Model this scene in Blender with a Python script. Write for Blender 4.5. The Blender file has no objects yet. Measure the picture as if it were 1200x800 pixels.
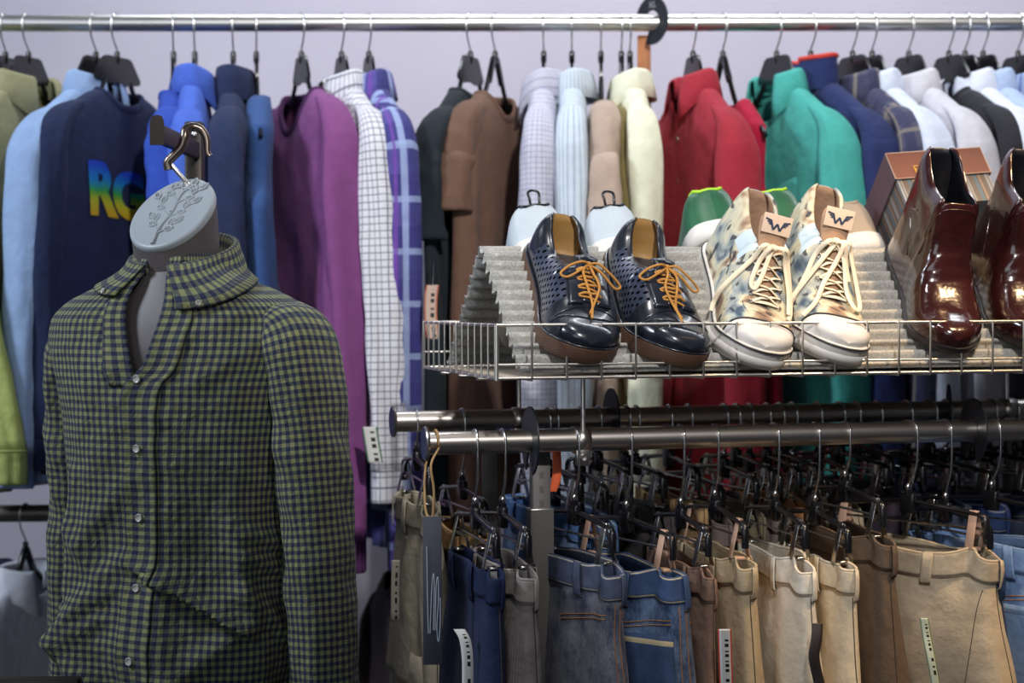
import bpy, math, random
import numpy as np
from mathutils import Vector, Matrix, noise as mnoise
PI = math.pi
S = bpy.context.scene
COL = S.collection
sin, cos = math.sin, math.cos
def rad(d): return d*PI/180.0
def lerp(a, b, t): return a+(b-a)*t
def clamp(x, a=0.0, b=1.0): return a if x < a else b if x > b else x
def sstep(a, b, x):
    t = clamp((x-a)/(b-a)); return t*t*(3-2*t)
def interp(pts, x):
    """smooth (monotone-ish cubic) interpolation through (x, y) pairs"""
    n = len(pts)
    if x <= pts[0][0]: return pts[0][1]
    if x >= pts[-1][0]: return pts[-1][1]
    for i in range(n-1):
        x0, y0 = pts[i]; x1, y1 = pts[i+1]
        if x <= x1:
            h = x1-x0; t = (x-x0)/h; d = (y1-y0)/h
            dl = (y0-pts[i-1][1])/(x0-pts[i-1][0]) if i > 0 else d
            dr = (pts[i+2][1]-y1)/(pts[i+2][0]-x1) if i < n-2 else d
            m0 = 0 if dl*d <= 0 else 2*dl*d/(dl+d)
            m1 = 0 if dr*d <= 0 else 2*dr*d/(dr+d)
            if i == 0: m0 = d
            if i == n-2: m1 = d
            t2, t3 = t*t, t*t*t
            return y0*(2*t3-3*t2+1)+h*m0*(t3-2*t2+t)+y1*(-2*t3+3*t2)+h*m1*(t3-t2)
    return pts[-1][1]
def nz(x, y, z=0.0): return mnoise.noise(Vector((x, y, z)))

# ------------------------------------------------------------------ camera (it comes first: lens and eye level fix all distances)
FPX = 2154.0
CAMZ = 1.38
cam_d = bpy.data.cameras.new('camera'); cam = bpy.data.objects.new('camera', cam_d); COL.objects.link(cam)
cam_d.sensor_width = 36.0; cam_d.lens = FPX/1200*36.0
cam.location = (0, 0, CAMZ)
RM = Matrix.Rotation(rad(90-1.16), 3, 'X') @ Matrix.Rotation(rad(-0.26), 3, 'Z')
cam.rotation_euler = RM.to_euler()
cam_d.dof.use_dof = True; cam_d.dof.focus_distance = 2.52; cam_d.dof.aperture_fstop = 3.9
cam_d.clip_start = 0.05
S.camera = cam
def P(px, py, Y):
    d = RM @ Vector(((px-600)/FPX, -(py-400)/FPX, -1.0))
    return Vector((0, 0, CAMZ))+d*(Y/d.y)
# ------------------------------------------------------------------ object helpers
def tag(o, label=None, cat=None, group=None, kind=None):
    if label: o['label'] = label
    if cat: o['category'] = cat
    if group: o['group'] = group
    if kind: o['kind'] = kind
    return o
def thing(name, label, cat, loc=(0, 0, 0), rotz=0.0, group=None, M=None):
    o = bpy.data.objects.new(name, None); COL.objects.link(o)
    o.empty_display_size = 0.05
    if M is not None: o.matrix_world = M
    else:
        o.location = loc; o.rotation_euler = (0, 0, rotz)
    return tag(o, label, cat, group)

class MB:
    def __init__(self):
        self.v = []; self.f = []; self.uv = []; self.mi = []
    def add(self, vs, fs, uvs=None, mi=0):
        b = len(self.v); self.v.extend([tuple(p) for p in vs])
        for k, f in enumerate(fs):
            self.f.append([b+i for i in f]); self.mi.append(mi)
            self.uv.append(uvs[k] if uvs else [(0.0, 0.0)]*len(f))
        return b
    def grid(self, rows, closed=False, uv=None, mi=0, flip=False, mifun=None, wrap_rows=False):
        n = len(rows); m = len(rows[0]); b = len(self.v)
        for r in rows: self.v.extend([tuple(p) for p in r])
        for i in range(n if wrap_rows else n-1):
            i2 = (i+1) % n
            for j in range(m if closed else m-1):
                j2 = (j+1) % m
                f = [b+i*m+j, b+i*m+j2, b+i2*m+j2, b+i2*m+j]
                if uv is None: q = [(j/m, i/n), ((j+1)/m, i/n), ((j+1)/m, (i+1)/n), (j/m, (i+1)/n)]
                else: q = [uv(i, j), uv(i, j+1), uv(i+1, j+1), uv(i+1, j)]
                if flip: f.reverse(); q.reverse()
                self.f.append(f); self.uv.append(q); self.mi.append(mifun(i, j) if mifun else mi)
        return b
    def ngon(self, pts, mi=0, flip=False):
        f = list(range(len(pts)))
        if flip: f.reverse()
        self.add(pts, [f], None, mi)
    def tube(self, path, r, n=8, closed=False, caps=True, mi=0, flat=None, up=None):
        """round tube, or a flat ribbon when flat=(half width, half thickness) with `up` a normal or list of normals"""
        path = [Vector(p) for p in path]; N = len(path); rows = []; L = [0.0]
        for i in range(1, N): L.append(L[-1]+(path[i]-path[i-1]).length)
        ref = None
        for i in range(N):
            if closed: t = path[(i+1) % N]-path[i-1]
            else: t = path[min(i+1, N-1)]-path[max(i-1, 0)]
            if t.length < 1e-9: t = Vector((0, 0, 1))
            t.normalize()
            if up is not None:
                w = up[i] if isinstance(up, list) else Vector(up)
            else:
                w = ref if ref is not None else (Vector((0, 0, 1)) if abs(t.z) < .9 else Vector((1, 0, 0)))
            a = w-t*w.dot(t)
            if a.length < 1e-6: a = Vector((1, 0, 0))-t*t.x
            a.normalize(); ref = a
            bb = t.cross(a)
            rr = r(i/(N-1)) if callable(r) else r
            if flat: fa, fb = flat[1], flat[0]
            else: fa = fb = rr
            rows.append([path[i]+a*(fa*cos(2*PI*k/n))+bb*(fb*sin(2*PI*k/n)) for k in range(n)])
        self.grid(rows, closed=True, wrap_rows=closed, mi=mi, uv=lambda i, j: (j/n, L[min(i, N-1)]))
        if caps and not closed:
            self.ngon(rows[0], mi, False); self.ngon(rows[-1], mi, True)
    def box(self, c, s, M=None, bev=0.0, mi=0):
        """bevelled box: centre c, full sizes s, optional 3x3/4x4 matrix"""
        hx, hy, hz = s[0]/2, s[1]/2, s[2]/2; b = min(bev, hx*.9, hy*.9, hz*.9)
        if b <= 0:
            vs = [Vector((x*hx, y*hy, z*hz)) for z in (-1, 1) for x, y in ((-1, -1), (1, -1), (1, 1), (-1, 1))]
            fs = [[3, 2, 1, 0], [4, 5, 6, 7], [0, 1, 5, 4], [1, 2, 6, 5], [2, 3, 7, 6], [3, 0, 4, 7]]
            dims = ((s[0], s[1]), (s[0], s[1]), (s[0], s[2]), (s[1], s[2]), (s[0], s[2]), (s[1], s[2]))
            uvs = [[(0, 0), (d[0], 0), (d[0], d[1]), (0, d[1])] for d in dims]
        else:
            rows = []
            for z, k in ((-hz, b), (-hz+b*.3, b*.3), (-hz+b, 0), (hz-b, 0), (hz-b*.3, b*.3), (hz, b)):
                X, Y = hx-k, hy-k; ring = []
                for sx, sy, a0 in ((1, 1, 0), (-1, 1, 90), (-1, -1, 180), (1, -1, 270)):
                    for a in (0, 45, 90):
                        ring.append(Vector((sx*(X-b)+b*cos(rad(a0+a)), sy*(Y-b)+b*sin(rad(a0+a)), z)))
                rows.append(ring)
            vs = [p for r in rows for p in r]; m = 12; fs = []
            for i in range(5):
                for j in range(m): fs.append([i*m+j, i*m+(j+1) % m, (i+1)*m+(j+1) % m, (i+1)*m+j])
            fs.append(list(range(m))[::-1]); fs.append([5*m+j for j in range(m)])
            uvs = [[(vs[i].x+vs[i].y, vs[i].z) for i in f] for f in fs]
        c = Vector(c)
        if M is not None:
            vs = [c+M.to_3x3() @ p for p in vs]
        else: vs = [c+p for p in vs]
        self.add(vs, fs, uvs, mi)
    def prism(self, outline, t, M=None, mi=0):
        """outline in x,y extruded +-t/2 along z, then matrix M"""
        n = len(outline)
        a = [Vector((x, y, t/2)) for x, y in outline]; b_ = [Vector((x, y, -t/2)) for x, y in outline]
        vs = a+b_
        if M is not None: vs = [M @ p for p in vs]
        fs = [list(range(n)), list(range(2*n-1, n-1, -1))]
        for i in range(n): fs.append([n+i, n+(i+1) % n, (i+1) % n, i])
        uvs = [[(outline[i][0], outline[i][1]) for i in range(n)], [(outline[i-n][0], outline[i-n][1]) for i in range(2*n-1, n-1, -1)]]+[[(0, 0)]*4]*n
        self.add(vs, fs, uvs, mi)
    def lathe(self, prof, M=None, n=16, mi=0):
        rows = []
        for r, z in prof:
            ring = [Vector((r*cos(2*PI*k/n), r*sin(2*PI*k/n), z)) for k in range(n)]
            rows.append([M @ p for p in ring] if M is not None else ring)
        self.grid(rows, closed=True, mi=mi)
        self.ngon(rows[0], mi, True); self.ngon(rows[-1], mi, False)
    def xform(self, M):
        self.v = [tuple(M @ Vector(p)) for p in self.v]; return self
    def build(self, name, mats, parent=None, smooth=True, solid=0.0, sub=0, auto=None):
        me = bpy.data.meshes.new(name)
        me.from_pydata(self.v, [], self.f)
        if not isinstance(mats, (list, tuple)): mats = [mats]
        for m in mats: me.materials.append(m)
        ul = me.uv_layers.new(name='UVMap')
        flat = [c for q in self.uv for p in q for c in p]
        ul.data.foreach_set('uv', flat)
        me.polygons.foreach_set('material_index', self.mi)
        me.polygons.foreach_set('use_smooth', [bool(smooth)]*len(self.f))
        if auto is not None: me.set_sharp_from_angle(angle=rad(auto))
        me.update()
        o = bpy.data.objects.new(name, me); COL.objects.link(o)
        if parent is not None: o.parent = parent
        if solid:
            md = o.modifiers.new('thickness', 'SOLIDIFY'); md.thickness = solid; md.offset = 0.0
        if sub:
            md = o.modifiers.new('smooth', 'SUBSURF'); md.levels = sub; md.render_levels = sub
        return o
def cr(pts, n=8, closed=False):
    """Catmull-Rom through the points"""
    pts = [Vector(p) for p in pts]; N = len(pts); out = []
    rng = range(N if closed else N-1)
    for i in rng:
        if closed: p0, p1, p2, p3 = pts[i-1], pts[i], pts[(i+1) % N], pts[(i+2) % N]
        else: p0, p1, p2, p3 = pts[max(i-1, 0)], pts[i], pts[i+1], pts[min(i+2, N-1)]
        for k in range(n):
            t = k/n
            out.append(.5*((2*p1)+(p2-p0)*t+(2*p0-5*p1+4*p2-p3)*t*t+(3*p1-p0-3*p2+p3)*t**3))
    if not closed: out.append(pts[-1])
    return out
# ------------------------------------------------------------------ materials
def hexc(h):
    if isinstance(h, str):
        h = h.lstrip('#'); c = [int(h[i:i+2], 16)/255 for i in (0, 2, 4)]
    else: c = [x/255 for x in h]
    return tuple((x/12.92 if x <= .04045 else ((x+.055)/1.055)**2.4) for x in c)+(1.0,)
class NT:
    def __init__(self, name):
        self.m = bpy.data.materials.new(name); self.m.use_nodes = True
        self.t = self.m.node_tree; self.b = self.t.nodes['Principled BSDF']
    def n(self, kind, **kw):
        nd = self.t.nodes.new(kind)
        for k, v in kw.items():
            if k.startswith('i_'):
                key = k[2:]; key = int(key) if key.isdigit() else key
                nd.inputs[key].default_value = v
            else: setattr(nd, k, v)
        return nd
    def l(self, a, b): self.t.links.new(a, b)
    def math(self, op, a, b=None, c=None, clampv=False):
        nd = self.t.nodes.new('ShaderNodeMath'); nd.operation = op; nd.use_clamp = clampv
        for i, x in enumerate((a, b, c)):
            if x is None: continue
            if isinstance(x, (int, float)): nd.inputs[i].default_value = x
            else: self.l(x, nd.inputs[i])
        return nd.outputs[0]
    def mix(self, fac, a, b, blend='MIX'):
        nd = self.t.nodes.new('ShaderNodeMix'); nd.data_type = 'RGBA'; nd.blend_type = blend
        for key, x in ((0, fac), (6, a), (7, b)):
            if isinstance(x, (int, float)): nd.inputs[key].default_value = x
            elif isinstance(x, tuple): nd.inputs[key].default_value = x
            else: self.l(x, nd.inputs[key])
        return nd.outputs[2]
    def noise(self, scale, detail=3.0, rough=.55, coord='Object', dist=0.0, stretch=None):
        tc = self.n('ShaderNodeTexCoord'); src = tc.outputs[coord]
        if stretch:
            mp = self.n('ShaderNodeMapping'); mp.inputs['Scale'].default_value = stretch
            self.l(src, mp.inputs['Vector']); src = mp.outputs[0]
        nd = self.n('ShaderNodeTexNoise'); nd.inputs['Scale'].default_value = scale
        nd.inputs['Detail'].default_value = detail; nd.inputs['Roughness'].default_value = rough
        nd.inputs['Distortion'].default_value = dist
        self.l(src, nd.inputs['Vector']); return nd.outputs['Fac']
    def uv(self):
        tc = self.n('ShaderNodeTexCoord'); sp = self.n('ShaderNodeSeparateXYZ')
        self.l(tc.outputs['UV'], sp.inputs[0]); return sp.outputs[0], sp.outputs[1]
    def ramp(self, fac, stops):
        nd = self.n('ShaderNodeValToRGB'); e = nd.color_ramp.elements
        while len(e) < len(stops): e.new(.5)
        for k, (p, c) in enumerate(stops): e[k].position = p; e[k].color = c
        self.l(fac, nd.inputs[0]); return nd.outputs[0]
    def bump(self, h, strength=.3, dist=.001):
        nd = self.n('ShaderNodeBump'); nd.inputs['Strength'].default_value = strength; nd.inputs['Distance'].default_value = dist
        self.l(h, nd.inputs['Height']); self.l(nd.outputs[0], self.b.inputs['Normal']); return nd
    def stripe(self, x, period, off, width):
        f = self.math('FRACT', self.math('ADD', self.math('DIVIDE', x, period), off+100.0))
        return self.math('LESS_THAN', f, width)
    def set(self, **kw):
        for k, v in kw.items():
            k = {'rough': 'Roughness', 'metal': 'Metallic', 'coat': 'Coat Weight', 'coat_rough': 'Coat Roughness', 'sheen': 'Sheen Weight',
                 'spec': 'Specular IOR Level', 'base': 'Base Color', 'aniso': 'Anisotropic'}[k]
            if isinstance(v, (int, float, tuple)): self.b.inputs[k].default_value = v
            else: self.l(v, self.b.inputs[k])
_mc = {}
def plain(name, c, rough=.5, metal=0.0, coat=0.0, spec=None, var=0.0, vscale=30, bump=0.0, bscale=300):
    t = NT(name); c = hexc(c)
    if var:
        d = tuple(x*(1-var) for x in c[:3])+(1,); e = tuple(min(1, x*(1+var)) for x in c[:3])+(1,)
        t.set(base=t.ramp(t.noise(vscale), [(.3, d), (.7, e)]))
    else: t.set(base=c)
    t.set(rough=rough, metal=metal)
    if coat: t.set(coat=coat, coat_rough=.08)
    if spec is not None: t.set(spec=spec)
    if bump: t.bump(t.noise(bscale, 2), bump, .001)
    return t.m
def cloth(name, c, rough=.88, weave=900, wrinkle=.5, wscale=22, stripes=(), var=.08, sheen=.04, rib=None, knit=None):
    """woven / knitted fabric; stripes = (axis 0 u / 1 v, period, offset, width fraction, colour, alpha) in metres of the UV map"""
    t = NT(name); col = hexc(c)
    if stripes:
        u, v = t.uv(); cur = col
        for ax, per, off, wd, cc, al in stripes:
            msk = t.stripe((u, v)[ax], per, off, wd)
            cur = t.mix(t.math('MULTIPLY', msk, al), cur, hexc(cc))
        if var: cur = t.mix(var, cur, t.ramp(t.noise(60, 4), [(.3, (0, 0, 0, 1)), (.7, (1, 1, 1, 1))]), 'OVERLAY')
        t.set(base=cur)
    elif var:
        d = tuple(x*(1-var) for x in col[:3])+(1,); e = tuple(min(1, x*(1+var)) for x in col[:3])+(1,)
        t.set(base=t.ramp(t.noise(35, 4), [(.3, d), (.7, e)]))
    else: t.set(base=col)
    h = t.math('ADD', t.noise(wscale, 3, .5), t.math('MULTIPLY', t.noise(wscale*2.7, 2, .5), .35))
    fine = t.noise(weave, 1)
    hh = t.math('ADD', t.math('MULTIPLY', h, wrinkle), t.math('MULTIPLY', fine, .06))
    if rib:
        u, v = t.uv()
        w = t.math('SINE', t.math('MULTIPLY', (u, v)[rib[0]], 2*PI/rib[1]))
        hh = t.math('ADD', hh, t.math('MULTIPLY', w, rib[2]))
    t.bump(hh, .8, .012)
    t.set(rough=rough, sheen=sheen, spec=.25)
    return t.m
def denim(name, c, light, fade=.5, scale=18, rough=.85):
    t = NT(name); a = hexc(c); b = hexc(light)
    big = t.noise(scale, 5, .6); fine = t.noise(700, 2, .7, stretch=(1, 1, .25)); mid = t.noise(90, 3, .65, stretch=(1, 1, .3))
    fac = t.math('ADD', t.math('MULTIPLY', big, .9), t.math('ADD', t.math('MULTIPLY', fine, .35), t.math('MULTIPLY', mid, .3)))
    fac = t.math('MULTIPLY', t.math('SUBTRACT', fac, .80-fade*.30), 3.4, clampv=True)
    t.set(base=t.mix(fac, a, b), rough=rough, spec=.25, sheen=.1)
    t.bump(t.math('ADD', t.math('MULTIPLY', t.noise(30, 3), .5), t.math('MULTIPLY', fine, .08)), .6, .01)
    return t.m
# ------------------------------------------------------------------ shared materials
M_STEEL = plain('polished_steel', (222, 220, 218), .34, 1.0)
M_STEELD = plain('chromed_tube', (214, 206, 198), .30, 1.0)
M_WIRE = plain('hook_wire', (205, 205, 205), .25, 1.0)
M_BASKETW = plain('basket_wire', (240, 234, 226), .34, 1.0)
M_BLACKP = plain('black_plastic', (22, 22, 26), .25)
M_DISC = plain('marker_plastic', (26, 29, 36), .42)
M_DARKMETAL = plain('dark_metal', (52, 47, 45), .42, .7)
M_GREYPOST = plain('grey_post', (104, 101, 99), .55, .2, bump=.3, bscale=500)
M_WHITE = plain('white_paper', (232, 232, 228), .7)
M_INK = plain('black_ink', (25, 25, 25), .7)
# ------------------------------------------------------------------ the setting
RY = rad(1.5)
def wall_material():
    t = NT('wall_paint')
    t.set(base=t.ramp(t.noise(2.5, 4), [(.3, hexc((187, 182, 196))), (.7, hexc((195, 190, 203)))]), rough=.85, spec=.2)
    t.bump(t.noise(160, 2), .12, .002)
    return t.m
m = MB(); m.box((0, 4.02, 1.6), (9, .1, 3.2), Matrix.Rotation(RY, 3, 'Z'))
tag(m.build('wall_back', wall_material(), smooth=False), kind='structure')
def floor_material():
    t = NT('floor_lino'); u = t.noise(9, 5)
    t.set(base=t.ramp(u, [(.3, hexc((62, 58, 60))), (.7, hexc((84, 80, 80)))]), rough=.45); return t.m
m = MB(); m.box((0, 2.0, -.05), (9, 4.6, .1)); tag(m.build('floor', floor_material(), smooth=False), kind='structure')
m = MB(); m.box((0, 3.955, .05), (9, .02, .1), Matrix.Rotation(RY, 3, 'Z'), .004)
tag(m.build('baseboard_back', plain('baseboard_paint', (70, 64, 74), .6)), kind='structure')
# ------------------------------------------------------------------ wall rail (far) and its lower twin
R1 = Vector((cos(RY), sin(RY), 0))
RAILR = .0159
def rail_pt(px, py=27.0, D0=3.4):
    k = (px-600)/FPX
    # X = k*Y ; Y = D0 + X*tan(RY)
    Y = D0/(1-k*math.tan(RY))
    p = P(px, py, Y); return p
TOPZ = rail_pt(600, 26.8).z
def rail_top(px):
    p = rail_pt(px); p.z = TOPZ; return p
def rod(name, a, b, r, mat, parent=None, n=24):
    m = MB(); m.tube([a, b], r, n=n); return m.build(name, mat, parent, auto=40)
a, b = rail_top(-260), rail_top(1480)
rt = thing('hanging_rail', 'long polished steel rail along the wall at the top', 'rail', loc=(0, 0, 0))
rod('tube', a, b, RAILR, M_STEEL, rt)
for px in (-240, 1460):
    p = rail_top(px); m = MB(); q = p.copy(); q.y = 3.97+p.x*math.tan(RY)
    m.tube([p+Vector((0, .02, -.02)), q+Vector((0, 0, -.02))], .008); m.box(q+Vector((0, -.004, -.02)), (.05, .008, .09), None, .003)
    m.build('wall_bracket', M_STEEL, rt)
LOWZ = rail_pt(600, 597).z
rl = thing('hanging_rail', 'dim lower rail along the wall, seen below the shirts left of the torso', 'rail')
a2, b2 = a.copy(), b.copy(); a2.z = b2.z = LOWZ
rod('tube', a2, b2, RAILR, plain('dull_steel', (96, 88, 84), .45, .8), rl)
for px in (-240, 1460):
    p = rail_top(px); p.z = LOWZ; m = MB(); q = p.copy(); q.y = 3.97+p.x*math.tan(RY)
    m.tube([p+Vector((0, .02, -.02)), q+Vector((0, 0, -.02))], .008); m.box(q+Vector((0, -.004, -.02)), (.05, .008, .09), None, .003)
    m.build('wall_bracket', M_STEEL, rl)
# wooden upright under the top rail
t = NT('orange_wood')
t.set(base=t.ramp(t.noise(14, 5, .6, stretch=(6, 6, .6)), [(.3, hexc((158, 96, 52))), (.7, hexc((196, 130, 78)))]), rough=.55)
p = rail_pt(747, 27, 3.44)
m = MB(); m.box((p.x+.013, p.y+.01, (TOPZ-.018)/2), (.024, .045, TOPZ-.018), Matrix.Rotation(rad(-6), 3, 'Z'), .003)
tag(m.build('wooden_post', t.m), 'slim orange-brown wooden post under the top rail behind the cream shirt', 'post')
# ------------------------------------------------------------------ hangers for tops
def hook_path(rr, zneck, side=1):
    q = rr+.0018; pts = []
    for a in range(-35, 181, 18):
        pts.append((-side*q*cos(rad(a)), 0, q*sin(rad(a))) if a < 90 else (-side*q*cos(rad(a)), 0, q*sin(rad(a))))
    pts += [(side*q*1.0, 0, -.012), (side*q*.75, 0, -.028), (side*.004, 0, -.043), (0, 0, -.05), (0, 0, zneck)]
    return cr(pts, 3)
def shirt_hanger(root_loc, rotz, label, plate=.095, group=None, open_=False, arm=.195, name='clothes_hanger', zn=-.124, zs=-.205):
    r = thing(name, label, 'hanger', root_loc, rotz, group)
    m = MB(); m.tube(hook_path(RAILR, -.07), .0017, n=6); m.build('hook', M_WIRE, r)
    m = MB()
    m.lathe([(.004, -.075), (.0055, -.07), (.0055, -.056), (.0045, -.052)], None, 10)
    t = .0055; w0, w1 = plate*.62/2, plate/2
    if open_:
        for s in (-1, 1): m.box((s*(w1*.45), 0, -.088), (.014, .009, .055), Matrix.Rotation(-s*rad(28), 3, 'Y'), .003)
        m.box((0, 0, -.07), (.02, .009, .012), None, .003)
    else:
        ol = [(-w0*.8, -.062), (-w0, -.066), (-w1, -.100), (-w1*.96, -.108), (-w1*.5, -.113), (0, -.109), (w1*.5, -.113), (w1*.96, -.108), (w1, -.100), (w0, -.066), (w0*.8, -.062)]
        m.prism(ol[::-1], t, Matrix(((1, 0, 0, 0), (0, 0, -1, 0), (0, 1, 0, 0), (0, 0, 0, 1))))
    for s in (-1, 1):
        pa = cr([(s*min(w1*.72, .04), 0, -.104), (s*.062, 0, min(-.112, zn-.010)), (s*.12, 0, lerp(zn, zs, .42)-.016), (s*arm*.86, 0, lerp(zn, zs, .8)-.020), (s*arm*.92, 0, zs-.02)], 4)
        m.tube(pa, .006, n=8, flat=(.004, .006), up=(0, 0, 1))
    m.build('hanger_body', M_BLACKP, r, auto=45)
    return r
# ------------------------------------------------------------------ tops
def sgp(x, e): return math.copysign(abs(x)**e, x)
def top_garment(loc, rotz, name, label, cat, mat, seed=0, wsh=.205, wb=.222, wh=.23, neck=.068, zn=-.124, zs=-.205, length=.72, T=.029, Th=.036,
                front=-1, dip=.028, sleeve='long', slen=.6, su=.02, sv=0.0, sw=.060, swc=.048, collar='shirt', foldA=.014, foldk=7.0, collar_mat=None, sleeve_mat=None,
                cuff=True, placket=False, pocket=False, btn='pearl', group=None, trim_mat=None, yoke=0.0, near_only=False, print_fn=None, rib_mat=None, v=0, cgap=17):
    r = thing(name, label, cat, loc, rotz, group)
    rnd = random.Random(seed); ph = [rnd.uniform(0, 6.28) for _ in range(6)]
    NS, NB, NC = 10, 40, 64
    zlow = zs-.20; zhem = zn-length
    def prof(z):
        if z >= zs:
            t = (zn-z)/(zn-zs); W = neck+(wsh-neck)*(t**.92); Tt = .024+.006*t
        else:
            t = (zs-z)/(zs-zhem)
            W = interp([(0, wsh), (.12, wsh*.985), (.22, wb), (.6, lerp(wb, wh, .5)), (1, wh)], t)
            Tt = interp([(0, .030), (.1, T*.98), (.3, T), (1, Th)], t)
        return W, Tt
    def bp(th, z, off=0.0):
        W, Tt = prof(z); c, s_ = cos(th), sin(th)
        d = clamp((zn-.03-z)/.25); A = foldA*d*(.45+.55*clamp((zs-z)/.5))
        f = sin(foldk*th/2.0+ph[0]+2.2*nz(z*2.2, seed*7.1, .3)+z*1.1)*.6+sin(foldk*th*1.13+ph[1]+3*nz(z*1.7, seed*3.3))*.4
        q_ = sin(foldk*.8*th+ph[2]+2.5*nz(z*1.3, seed*5.7)+z*.8); f += .9*(.55-abs(q_)**.8)
        f += .7*nz(3.2*c+seed, z*4.5, seed*1.7+s_*.8)+.35*nz(6*c+seed, z*13, s_)
        W2 = W*(1+.045*d*nz(z*5, seed*2.3+c*.6)); T2 = Tt+off+A*f*abs(s_)**.4
        lean = .012*d*nz(z*2.1+9, seed*4.1)
        u = sgp(c, .72)*(W2+off); v_ = sgp(s_, .75)*T2+lean
        fr = max(0.0, s_*front)**1.5*clamp(1-(abs(u)/(neck*1.35))**2)
        if z > zlow and dip:
            top = zn-dip*fr; z = zlow+(z-zlow)*((top-zlow)/(zn-zlow))
        return Vector((u, v_, z))
    zr = [lerp(zn, zs, i/NS) for i in range(NS)]+[lerp(zs, zhem, (i/NB)**1.0) for i in range(NB+1)]
    rows = [[bp(2*PI*j/NC, z) for j in range(NC)] for z in zr]
    m = MB()
    m.grid(rows, closed=True, uv=lambda i, j: (rows[i][j % NC].x*1.0+(.0 if j <= NC/2 else .037), zr[i]+.0), flip=True)
    m.build('body', mat, r, solid=.0018)
    sm = sleeve_mat or mat
    if sleeve:
        for sd in ((1,) if near_only else (1, -1)):
            if sleeve == 'long': pts = [(wsh-.075, 0, zs+.036), (wsh-.03, 0, zs+.008), (wsh-.002, sv*.05, zs-.030), (wsh+.010, sv*.1, zs-.09), (wsh+.016+su*.4, sv*.5, zs-slen*.5), (wsh+.012+su, sv, zs-slen)]
            else: pts = [(wsh-.075, 0, zs+.036), (wsh-.03, 0, zs+.008), (wsh-.002, sv*.3, zs-.03), (wsh+.012, sv*.5, zs-.075), (wsh+.018+su*.5, sv*.7, zs-slen*.6), (wsh+.022+su, sv, zs-slen-.03)]
            pa = cr(pts, 8); N = len(pa); srows = []; L = [0]
            for i in range(1, N): L.append(L[-1]+(pa[i]-pa[i-1]).length)
            for i in range(N):
                t = L[i]/L[-1]; tg = (pa[min(i+1, N-1)]-pa[max(i-1, 0)]).normalized()
                ax = Vector((tg.z, 0, -tg.x)).normalized()
                hv = .62*interp([(0, .028), (.08, .042), (.22, sw), (.55, sw*.95), (1, swc)], t); hu = interp([(0, .006), (.08, .016), (.3, .026), (1, .024)], t)
                ring = []
                for k in range(28):
                    a = 2*PI*k/28; f = 1+.16*nz(2*cos(a)+seed*3+sd, t*5, 1.4*sin(a))*clamp(t*5)+.10*sin(3*a+ph[2]+5*t)*clamp(t*3)
                    f += .16*sin(t*30+a*1.5+ph[3])*clamp(t*2)*nz(t*6, a, seed)+.12*(.5-abs(sin(a*2+ph[4]+3*t)))*clamp(t*3)
                    w_ = pa[i]+ax*(hu*f*sgp(cos(a), .85))+Vector((0, 1, 0))*(hv*f*sgp(sin(a), .85))
                    ring.append(Vector((sd*w_.x, w_.y, w_.z)))
                srows.append(ring)
            m = MB(); m.grid(srows, closed=True, flip=(sd > 0), uv=lambda i, j: (j/28*.23+.011, L[min(i, N-1)]))
            so = m.build('sleeve', sm, r, solid=.0016)
            if cuff and sleeve == 'long':
                m = MB(); cr_ = []
                for dz, k in ((.004, 1.0), (.0, 1.05), (-.02, 1.06), (-.05, 1.05), (-.055, 1.0)):
                    base = srows[-1]; c = sum(base, Vector())/len(base)
                    cr_.append([c+(p-c)*k*(.92 if dz < .003 else 1)+Vector((0, 0, dz)) for p in base])
                m.grid(cr_, closed=True, flip=(sd > 0), uv=lambda i, j: (j/28*.23, i*.016)); m.build('cuff', rib_mat or collar_mat or sm, so, solid=.0016)
    cm = collar_mat or mat
    if collar == 'shirt' or collar == 'polo':
        prf = [(.0, -.004), (.0005, .012), (.002, .027), (.006, .032), (.011, .026), (.017, .004), (.022, -.02)]
        rows2 = []; gap = rad(cgap); n = 40
        for i, (o, dz) in enumerate(prf):
            ring = []
            for k in range(n+1):
                a = front*PI/2+gap+(2*PI-2*gap)*k/n
                dd = min(k, n-k)/n; pt = math.exp(-(dd/.10)**2)
                tilt = -.012*max(0, sin(a)*front)
                zz = zn+dz+tilt-(.028*pt if i == 6 else .012*pt if i == 5 else 0)
                ex = 1+.06*nz(a*1.5, seed, i*.2)
                ring.append(Vector(((neck*.92+o)*cos(a)*ex, (.027+o)*sin(a)*ex, zz)))
            rows2.append(ring)
        m = MB(); m.grid(rows2, flip=(False), uv=lambda i, j: (j/n*.4+.004, i*.012)); m.build('collar', cm, r, solid=.0022)
    elif collar == 'stand':
        rows2 = []
        for i, (o, dz) in enumerate([(.004, -.012), (.006, .005), (.004, .028), (.001, .05), (-.003, .052), (-.004, .03), (-.002, 0)]):
            ring = []
            for k in range(41):
                a = front*PI/2+rad(14)+(2*PI-rad(28))*k/40; fr = max(0, sin(a)*front)
                ring.append(Vector(((neck+o)*cos(a), (.03+o)*sin(a)*(1+.25*fr), zn+dz*(1-.1*fr))))
            rows2.append(ring)
        m = MB(); m.grid(rows2, uv=lambda i, j: (j/40*.4, i*.01)); co = m.build('collar', cm, r)
        if trim_mat:
            m = MB(); m.tube([p+Vector((0, 0, .001)) for p in rows2[3]], .0045, n=8); m.build('collar_piping', trim_mat, co)
    elif collar in ('crew', 'v'):
        ring = [bp(2*PI*k/64, zn)+Vector((0, 0, -.002)) for k in range(64)]
        m = MB(); m.tube(ring, .008, n=8, closed=True, flat=(.008, .004), up=[Vector((p.x*.4, p.y*3, .012)).normalized() for p in ring]); m.build('neckband', rib_mat or cm, r)
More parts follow.
